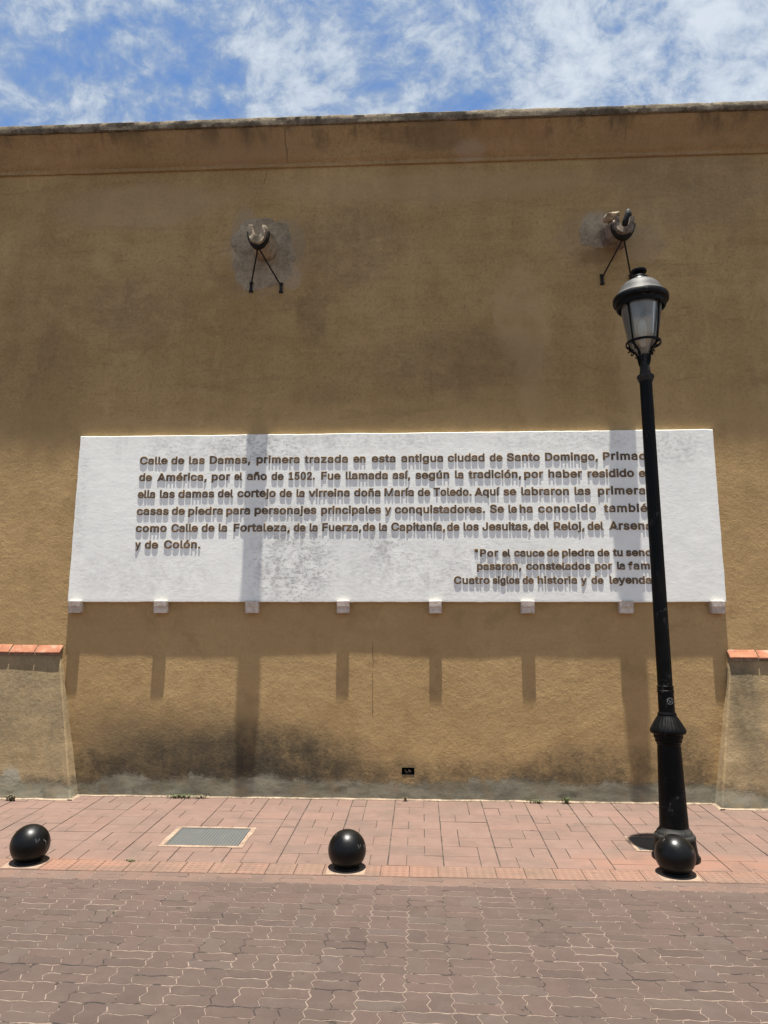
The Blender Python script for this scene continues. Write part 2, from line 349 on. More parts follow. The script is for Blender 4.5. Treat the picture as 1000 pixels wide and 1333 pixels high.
def walk_extra(g, X, Y, Z, P, col, b):
    k = g.blob(X, Y, 1.95, 5.72, .75, .2, b, 1.0, .5); k2 = g.mul(g.blob(X, Y, -.1, 5.48, .3, .12, b, .8, .4), .6); k3 = g.blob(X, Y, -2.6, 5.5, .4, .12, b, .8, .4)
    k = g.m('MAXIMUM', k, g.m('MAXIMUM', k2, k3))
    col = g.mix(g.mul(k, .45), col, (.195, .095, .062))
    gr = g.mul(g.step(g.noise(g.scale(P, (.8, 1.6, 1)), 2.6, 9, .7), .47, .66), .50); col = g.mix(gr, col, (.080, .060, .048))
    lt = g.mul(g.step(g.noise(P, 30, 6, .75), .62, .70), .35); col = g.mix(lt, col, (.24, .175, .135))
    d = g.step(g.add(Y, g.mul(g.sub(b, .5), .3)), 7.0, 7.3)
    return g.mix(g.mul(d, .35), col, (.10, .065, .05))
M_walk = paver('pink_pavement_tile', [(0, (.112, .074, .060)), (.3, (.124, .081, .066)), (.6, (.131, .084, .068)), (.85, (.136, .084, .067)), (1, (.124, .086, .070))], .45, .0008, walk_extra)
def tac_extra(g, X, Y, Z, P, col, b):
    col = walk_extra(g, X, Y, Z, P, col, b)
    fx = g.m('FRACT', g.mul(X, 1 / .052)); fy = g.m('FRACT', g.mul(g.sub(Y, 5.375), 1 / .041))
    k = g.mul(g.step(g.m('ABSOLUTE', g.sub(fx, .5)), .30, .22), g.step(g.m('ABSOLUTE', g.sub(fy, .5)), .24, .14))
    return g.mix(g.mul(k, g.step(b, .3, .55, .15, .6)), col, (.085, .045, .032))
M_tac = paver('dashed_edge_tile', [(0, (.132, .086, .065)), (.5, (.142, .090, .067)), (1, (.155, .090, .066))], .3, .0008, tac_extra)

M_joint, g = material('road_joint_sand'); P = g.pos(); X, Y, Z = g.xyz(P)
a = g.noise(P, 3.2, 6, .65); b = g.noise(P, 40, 4, .6)
sand = g.mix(g.step(b, .35, .7), (.098, .071, .056), (.162, .119, .092))
sand = g.mix(g.mul(g.step(a, .515, .555), g.step(g.noise(P, 7, 3, .5), .44, .50)), sand, (.010, .008, .006))
near = g.mul(g.step(g.m('ABSOLUTE', X), 9.05, 8.95), g.step(Y, -1.6, -1.5))
g.put(Base_Color=g.mix(near, (.062, .045, .038), sand), Roughness=.95)
M_joint2, g = material('pavement_joint_dirt'); P = g.pos()
g.put(Base_Color=g.mix(g.step(g.noise(P, 8, 6, .6), .4, .7), (.020, .015, .011), (.085, .060, .044)), Roughness=.95)

M_plate, g = material('cast_cover_plate'); P = g.pos(); X, Y, Z = g.xyz(P)
fx = g.m('FRACT', g.mul(X, 1 / .026)); fy = g.m('FRACT', g.mul(Y, 1 / .026))
k = g.mul(g.step(g.m('ABSOLUTE', g.sub(fx, .5)), .42, .3), g.step(g.m('ABSOLUTE', g.sub(fy, .5)), .42, .3))
a = g.noise(P, 9, 6, .65)
col = g.mix(k, (.046, .049, .048), (.074, .079, .077)); col = g.mix(g.mul(g.step(a, .5, .7), .5), col, (.09, .08, .065))
bump(g, g.mul(k, .0015)); g.put(Base_Color=col, Roughness=.6, Metallic=.2)

def leafm(name, c1, c2):
    m, g = material(name); rn = g.n('ShaderNodeAttribute', attribute_name='tint').outputs['Fac']
    g.put(Base_Color=g.mix(rn, c1, c2), Roughness=.7); return m
M_weed = leafm('weed_leaf', (.045, .07, .02), (.10, .12, .04))
M_dry = leafm('dry_weed', (.09, .08, .05), (.20, .16, .09))
M_void, g = material('dark_recess'); g.put(Base_Color=(.012, .010, .008), Roughness=.95)
M_mark, g = material('scratched_emblem_paint'); P = g.pos(); g.put(Base_Color=g.mix(g.step(g.noise(P, 120, 3, .6), .4, .6), (.05, .05, .05), (.22, .22, .21)), Roughness=.6)

# ------------------------------------------------------------------ road and pavement
class Pavers:
    def __init__(s): s.v = []; s.f = []; s.t = []; s.mi = []
    def stone(s, poly, z, tint, mat=0, ch=.003, deep=.012, tilt=(0, 0)):
        n = len(poly); cx = sum(p[0] for p in poly) / n; cy = sum(p[1] for p in poly) / n
        hx = max(abs(p[0] - cx) for p in poly); hy = max(abs(p[1] - cy) for p in poly)
        b = len(s.v)
        def zt(x, y): return z(y) + tilt[0] * (x - cx) + tilt[1] * (y - cy)
        for (dx_, dz_) in ((0, -deep), (0, -ch), (ch, 0)):
            for x, y in poly:
                X_ = cx + (x - cx) * (1 - dx_ / hx); Y_ = cy + (y - cy) * (1 - dx_ / hy)
                s.v.append((X_, Y_, zt(X_, Y_) + dz_))
        for k in (0, 1):
            for i in range(n):
                s.f.append((b + k * n + i, b + k * n + (i + 1) % n, b + (k + 1) * n + (i + 1) % n, b + (k + 1) * n + i)); s.t.append(tint); s.mi.append(mat)
        s.f.append(tuple(b + 2 * n + i for i in range(n))); s.t.append(tint); s.mi.append(mat)
    def quad(s, x0, x1, y0, y1, z0, z1, mat, tint=.5):
        b = len(s.v); s.v += [(x0, y0, z0), (x1, y0, z0), (x1, y1, z1), (x0, y1, z1)]; s.f.append((b, b + 1, b + 2, b + 3)); s.t.append(tint); s.mi.append(mat)
    def build(s, name, mats):
        me = mesh(name, s.v, s.f)
        at = me.attributes.new('tint', 'FLOAT', 'FACE'); at.data.foreach_set('value', s.t)
        o = obj(name, me, mats); me.polygons.foreach_set('material_index', s.mi)
        o['kind'] = 'structure'; return o
CXW, CYW = .2255, .184
X0, Y0 = -.084, 5.217
def zig(t, T, a):
    ph = (t / T) % 1.0
    return a * (4 * ph if ph < .25 else (2 - 4 * ph if ph < .75 else 4 * ph - 4))
AX, AY = .010, .0055      # notch depth of the cross joints and of the long joints
def zpoly(x0, x1, y0, y1, gx, gy):
    P_ = []
    def tseq(a, b, T, gap):
        q = T / 4; ks = [k * q for k in range(int(math.floor(a / q)) - 1, int(math.ceil(b / q)) + 2) if a + gap < k * q < b - gap and (k % 2)]
        return [a + gap] + ks + [b - gap]
    TX, TY = CXW / 2, CYW / 2
    for x in tseq(x0, x1, TX, gx)[:-1]: P_.append((x, y0 + gy + zig(x, TX, AY)))
    for y in tseq(y0, y1, TY, gy)[:-1]: P_.append((x1 - gx + zig(y, TY, AX), y))
    for x in tseq(x0, x1, TX, gx)[:0:-1]: P_.append((x, y1 - gy + zig(x, TX, AY)))
    for y in tseq(y0, y1, TY, gy)[:0:-1]: P_.append((x0 + gx + zig(y, TY, AX), y))
    return [(px + X0, py + Y0) for px, py in P_]
rd = Pavers()
for i in range(-40, 40):
    for j in range(-36, 1):
        x0, y0 = i * CXW, j * CYW; x1, y1 = x0 + CXW, y0 + CYW
        if (i + j) % 2 == 1 and True:
            cells = [(x0, x0 + CXW / 2, y0, y1), (x0 + CXW / 2, x1, y0, y1)]
        else:
            cells = [(x0, x1, y0, y0 + CYW / 2), (x0, x1, y0 + CYW / 2, y1)]
        for c_ in cells:
            dzz = random.uniform(-.0006, .0010)
            sh = (random.uniform(-.0012, .0012), random.uniform(-.0012, .0012))
            poly = [(a + sh[0], b + sh[1]) for a, b in zpoly(*c_, random.choice((.0016, .0020, .0026, .0034)), random.choice((.0030, .0036, .0044, .0052)))]
            rd.stone(poly, (lambda y, q=dzz: q), random.random(), 2 if j == 0 else 0, .0014, .012, (random.uniform(-.002, .002), random.uniform(-.002, .002)))
rd.quad(-160, 160, -160, 5.42, -.0014, -.0014, 1)
rd.build('road', [M_road, M_joint, M_border])

COVERS = [(-2.048, -1.450, 5.932, 6.362), (1.700, 1.995, 6.00, 6.30)]
PADS = [(-2.93, 5.53), (-.545, 5.53), (1.815, 5.535)]
sw = Pavers()
PW, RH = .4135, .2115
for i in range(-30, 31):
    px0 = -.251 + i * PW
    if abs(px0) > 11: continue
    for j in range(9):
        y0 = 5.592 + j * RH; y1 = min(y0 + RH, 7.36)
        if y1 - y0 < .03: continue
        u = random.random()
        cuts = [] if u < .08 else [.335 if ((j + i) % 2 == 0) == (random.random() < .85) else .665]
        xs = [0] + cuts + [1]
        for a, b in zip(xs, xs[1:]):
            gl_ = random.choice((.0034, .0042, .005)) if a == 0 else random.choice((.0016, .0030, .0044))
            gr_ = random.choice((.003, .0038, .0046)) if b == 1 else random.choice((.0008, .0014, .0026))
            gy = random.choice((.0006, .001, .0014, .0024))
            dzz = random.uniform(-.0012, .0012)
            xx0, xx1 = px0 + a * PW + gl_, px0 + b * PW - gr_
            ys = [(y0, y1)] if random.random() > .06 else [(y0, (y0 + y1) / 2), ((y0 + y1) / 2, y1)]
            for (q0, q1) in ys:
                sw.stone([(xx0, q0 + gy), (xx1, q0 + gy), (xx1, q1 - gy), (xx0, q1 - gy)], (lambda y, q=dzz: gz(y) + q), random.random(), 0, .0015, .014, (random.uniform(-.006, .006), random.uniform(-.006, .006)))
    # dashed tile strip along the road
    for h_ in (0, 1):
        xx0 = px0 - .045 + h_ * PW / 2
        sw.stone([(xx0 + .002, 5.384), (xx0 + PW / 2 - .002, 5.384), (xx0 + PW / 2 - .002, 5.589), (xx0 + .002, 5.589)], gz, random.random(), 1, .0015, .014)
sw.quad(-60, 60, 5.30, 7.45, gz(5.30) - .006, gz(7.45) - .006, 2)
for sgn in (-1, 1):
    sw.quad(*sorted((sgn * 11.5, sgn * 60)), 5.384, 7.45, gz(5.384), gz(7.45), 0)
sw.build('sidewalk', [M_walk, M_tac, M_joint2])

# ------------------------------------------------------------------ the wall
wall = thing('plastered_wall', 'tall ochre plastered street wall with a cornice, standing behind the pink pavement', 'wall', (0, YW, .1))
def und(x, z):
    return .0035 * pn(x * .7, z * .8, 3) + .0012 * pn(x * 2.6, z * 3, 9) + .0005 * pn(x * 9, z * 9, 1)
VENT = (-.190, -.066, .336, .404)
xs = sorted(set([-24, -18, -13, -10] + [round(-8 + .045 * i, 4) for i in range(int(16 / .045) + 1)] + [10, 13, 18, 24] + [VENT[0], VENT[1]]))
zs = sorted(set([-.1, -.02] + [round(.03 + .045 * i, 4) for i in range(int(7.0 / .045))] + [7.05, VENT[2], VENT[3]]))
def thin(a, keep):
    o_ = [a[0]]
    for q in a[1:]:
        if q - o_[-1] < .012:
            if q in keep: o_[-1] = q
            continue
        o_.append(q)
    return o_
xs = thin(xs, VENT[:2]); zs = thin(zs, VENT[2:])
V = [(x, YW + und(x, z), z) for z in zs for x in xs]; nx = len(xs); F = []
ve = {}
for j in range(len(zs) - 1):
    for i in range(nx - 1):
        cx_, cz_ = (xs[i] + xs[i + 1]) / 2, (zs[j] + zs[j + 1]) / 2
        if VENT[0] < cx_ < VENT[1] and VENT[2] < cz_ < VENT[3]: continue
        F.append((j * nx + i, j * nx + i + 1, (j + 1) * nx + i + 1, (j + 1) * nx + i))
obj('wall_face', mesh('wall_face', V, F), M_wall, wall, smooth=True)
bm = bmesh.new(); box(bm, -24, 24, YW + .16, YW + .8, -.1, 7.40)
obj('wall_core', bm_mesh('wall_core', bm), M_wall, wall)
# small square outlet near the foot
bm = bmesh.new(); x0, x1, z0, z1 = VENT; y0, y1 = YW - .001, YW + .15
for q in (((x0, y0, z0), (x1, y0, z0), (x1, y1, z0), (x0, y1, z0)), ((x0, y0, z1), (x0, y1, z1), (x1, y1, z1), (x1, y0, z1)), ((x0, y0, z0), (x0, y1, z0), (x0, y1, z1), (x0, y0, z1)), ((x1, y0, z0), (x1, y0, z1), (x1, y1, z1), (x1, y1, z0)), ((x0, y1, z0), (x1, y1, z0), (x1, y1, z1), (x0, y1, z1))):
    bm.faces.new([bm.verts.new(p) for p in q])
vo = obj('drain_outlet', bm_mesh('drain_outlet', bm), M_void, wall)
bm = bmesh.new(); tube(bm, [(-.125, YW + .06, .345), (-.12, YW + .03, .375), (-.10, YW + .02, .36)], .009, 8); tube(bm, [(-.16, YW + .05, .372), (-.14, YW + .02, .352)], .008, 8)
obj('pipe_end', bm_mesh('pipe_end', bm), M_pad, vo)

# cornice: ledge, hollow frieze, coping
def sweep(prof, x0, x1, stp, jit, name, mat_, extra=0):
    n = int((x1 - x0) / stp); v = []; f = []; m_ = len(prof)
    for i in range(n + 1):
        x = x0 + (x1 - x0) * i / n
        for k, (y, z) in enumerate(prof):
            a = jit[k]
            v.append((x, y + a * (pn(x * 1.3, k * 3.1, 2) + .8 * pn(x * 7, k * 2.3, 5) + .5 * pn(x * 23, k * 1.3, 7)), z + a * (.8 * pn(x * 1.1, k * 2.7, 12) + .8 * pn(x * 6, k * 1.7, 15) + .6 * pn(x * 26, k * 4, 17))))
    for i in range(n):
        for k in range(m_ - 1):
            f.append((i * m_ + k, (i + 1) * m_ + k, (i + 1) * m_ + k + 1, i * m_ + k + 1))
    return obj(name, mesh(name, v, f), mat_, wall, smooth=True, angle=40)
prof = [(7.33, 6.984), (7.290, 6.982), (7.285, 6.986), (7.280, 7.022), (7.262, 7.036)]
for t in range(1, 9):
    q = t / 8; prof.append((7.25 - .19 * q ** 1.25, 7.03 + .285 * q))
prof += [(7.058, 7.325), (7.4, 7.326)]
sweep(prof, -24, 24, .06, [.001, .004, .004, .003, .003] + [.003] * 8 + [.002, 0], 'cornice', M_frieze)
prof = [(7.20, 7.322), (7.035, 7.322), (7.028, 7.328), (7.024, 7.37), (7.026, 7.41), (7.040, 7.428), (7.25, 7.434), (8.10, 7.44), (8.12, 7.3)]
sweep(prof, -24, 24, .03, [.002, .006, .006, .006, .007, .008, .01, .005, 0], 'coping', M_coping)

# buttresses with tiled tops
def buttress(side, xb, xt, zt):
    def q(x): return side * x
    far = 24
    # front face corners: foot and head
    n, mrows = 60, 30; v = []; f = []
    for j in range(mrows + 1):
        t = j / mrows; z = .03 + (zt - .03) * t
        xe = xb + (xt - xb) * t; yf = 7.142 + (7.262 - 7.142) * t
        row = [(xe + .012 * pn(z * 3, 2, side), YW + .03), (xe + .010 * pn(z * 4, 5, side), (YW + yf) / 2)]
        for i in range(n + 1):
            s_ = (i / n) ** 1.8; x = xe + side * s_ * (far - abs(xe))
            e = .012 if i == 0 else 0
            row.append((x, yf + e + .006 * pn(x * 2, z * 2, 4) + .003 * pn(x * 7, z * 7, 8)))
        for (x, y) in row: v.append((x, y, z))
    w_ = n + 3
    for j in range(mrows):
        for i in range(w_ - 1):
            a = (j * w_ + i, j * w_ + i + 1, (j + 1) * w_ + i + 1, (j + 1) * w_ + i)
            f.append(a if side > 0 else a[::-1])
    b_ = obj('buttress', mesh('buttress', v, f), M_butt, wall, smooth=True, angle=35)
    # tiles: a row of flat clay tiles sloping out from the wall
    bm = bmesh.new(); x = xt + (-side) * .012
    L_ = .275; k = 0
    while abs(x) < 9:
        w2 = L_ * random.uniform(.96, 1.04); x2 = x + side * (w2 - .011)
        a_, b2 = sorted((x, x2)); dz = random.uniform(-.003, .003); zf = zt - .005 + dz; zb = zt + .082 + dz
        vs = [bm.verts.new(p) for p in ((a_, 7.236, zf), (b2, 7.236, zf), (b2, YW + .02, zb), (a_, YW + .02, zb), (a_, 7.232, zf + .017), (b2, 7.232, zf + .017), (b2, YW + .02, zb + .022), (a_, YW + .02, zb + .022))]
        fs = [bm.faces.new([vs[i] for i in q_]) for q_ in ((0, 1, 5, 4), (4, 5, 6, 7), (1, 2, 6, 5), (0, 4, 7, 3), (0, 3, 2, 1))]
        x = x + side * w2; k += 1
    bmesh.ops.bevel(bm, geom=[e for e in bm.edges if e.calc_length() > .05], offset=.003, segments=2, affect='EDGES')
    t_ = obj('tile_coping', bm_mesh('tile_coping', bm), M_tile, b_)
    bm = bmesh.new(); a_, b2 = sorted((xt, side * 9)); 
    vs = [bm.verts.new(p) for p in ((a_, 7.245, zt - .02), (b2, 7.245, zt - .02), (b2, 7.245, zt + .0045), (a_, 7.245, zt + .0045), (a_, YW + .02, zt - .02), (b2, YW + .02, zt - .02), (b2, YW + .02, zt + .088), (a_, YW + .02, zt + .088))]
    for q_ in ((0, 1, 2, 3), (3, 2, 6, 7), (0, 3, 7, 4), (1, 5, 6, 2), (0, 4, 5, 1)): bm.faces.new([vs[i] for i in q_])
    obj('tile_bed', bm_mesh('tile_bed', bm), M_edge, b_)
    return b_
buttress(-1, -3.408, -3.705, 1.495); buttress(1, 2.787, 3.035, 1.468)

# mortar fillet where wall and pavement meet
bm = bmesh.new()
def fillet(x0, x1, y):
    n = max(2, int(abs(x1 - x0) / .05)); prev = None
    for i in range(n + 1):
        x = x0 + (x1 - x0) * i / n; w_ = .018 + .018 * pn(x * 4, y, 3) + .010 * pn(x * 17, y, 8); h_ = .010 + .006 * pn(x * 6, y, 1)
        z = gz(y)
        ring = [bm.verts.new((x, y - w_, z + .001)), bm.verts.new((x, y - w_ * .7, z + h_)), bm.verts.new((x, y + .03, z + h_ + .004))]
        if prev:
            for k in (0, 1): bm.faces.new((prev[k], ring[k], ring[k + 1], prev[k + 1]))
        prev = ring
fillet(-3.39, 2.775, YW); fillet(-9, -3.418, 7.145); fillet(2.797, 9, 7.145)
for s_, xa in ((-1, -3.413), (1, 2.792)):
    prev = None
    for i in range(9):
        y = 7.12 + .2 * i / 8; w_ = .022 + .012 * pn(y * 20, s_, 3)
        ring = [bm.verts.new((xa - s_ * w_, y, gz(y) + .001)), bm.verts.new((xa - s_ * w_ * .6, y, gz(y) + .01)), bm.verts.new((xa + s_ * .03, y, gz(y) + .014))]
        if prev:
            for k in (0, 1): bm.faces.new((prev[k], ring[k], ring[k + 1], prev[k + 1]))
        prev = ring
obj('mortar_fillet', bm_mesh('mortar_fillet', bm), M_edge, wall, smooth=True)

# ------------------------------------------------------------------ inscription panel
T = .0435; YF = YW - T
panel = thing('inscription_panel', 'long white limewashed wall panel with a raised brown Spanish inscription about a street', 'wall panel', (-.31, YW, 2.02))
sx0, sx1, sz0, sz1 = -3.667, 3.043, 2.018, 3.799
nx_, nz_ = 192, 54; v = []; f = []
def gl1(i, n, a, b): return a if i == 0 else b if i == n else a + .004 if i == 1 else b - .004 if i == n - 1 else a + .004 + (b - a - .008) * (i - 1) / (n - 2)
for j in range(nz_ + 1):
    for i in range(nx_ + 1):
        x = gl1(i, nx_, sx0, sx1); z = gl1(j, nz_, sz0, sz1)
        ed = min(x - sx0, sx1 - x, z - sz0, sz1 - z); y = YF + .0006 * pn(x * 3, z * 3, 5) + .0005 * pn(x * 11, z * 11, 2)
        if i < 2 or i > nx_ - 2: x += .004 * pn(z * 5, i > 9, 3) + .003 * pn(z * 17, i > 9, 7)
        if j < 2 or j > nz_ - 2: z += .005 * pn(x * 2, j > 9, 3) + .003 * pn(x * 9, j > 9, 5) + .002 * pn(x * 25, j > 9, 6)
        if ed < .001: y += .005
        v.append((x, y, z))
for j in range(nz_):
    for i in range(nx_):
        a = j * (nx_ + 1) + i; f.append((a, a + 1, a + nx_ + 2, a + nx_ + 1))
rim = [i for i in range(nx_ + 1)] + [j * (nx_ + 1) + nx_ for j in range(1, nz_ + 1)] + [nz_ * (nx_ + 1) + i for i in range(nx_ - 1, -1, -1)] + [j * (nx_ + 1) for j in range(nz_ - 1, 0, -1)]
b = len(v)
for k in rim: v.append((v[k][0], YW + .02, v[k][2]))
for k in range(len(rim)):
    k2 = (k + 1) % len(rim); f.append((rim[k], b + k, b + k2, rim[k2]))
obj('panel_slab', mesh('panel_slab', v, f), M_sign, panel, smooth=True, angle=45)
for bx_ in (-3.578, -2.674, -1.722, -.782, .154, 1.081, 2.057, 2.952):
    bm = bmesh.new(); w_ = .066 + random.uniform(-.003, .003); y_ = YW - .0715
    pr = [(YW + .01, 1.905), (y_ + .012, 1.905), (y_ + .008, 1.965), (y_ - .001, 1.972), (y_ - .003, 2.028), (YF + .004, 2.034), (YF + .004, 2.016), (YW + .01, 2.016)]
    A = [bm.verts.new((bx_ - w_, y, z)) for y, z in pr]; B = [bm.verts.new((bx_ + w_, y, z)) for y, z in pr]
    for k in range(len(pr)):
        k2 = (k + 1) % len(pr); bm.faces.new((A[k], A[k2], B[k2], B[k]))
    bm.faces.new(A); bm.faces.new(B[::-1])
    bmesh.ops.bevel(bm, geom=list(bm.edges), offset=.004, segments=2, affect='EDGES')
    for q in bm.verts: q.co += Vector((pn(*(q.co * 30)), 0, pn(*(q.co * 33)))) * .002
    obj('support_bracket', bm_mesh('support_bracket', bm), M_bracket, panel, smooth=True, angle=35)

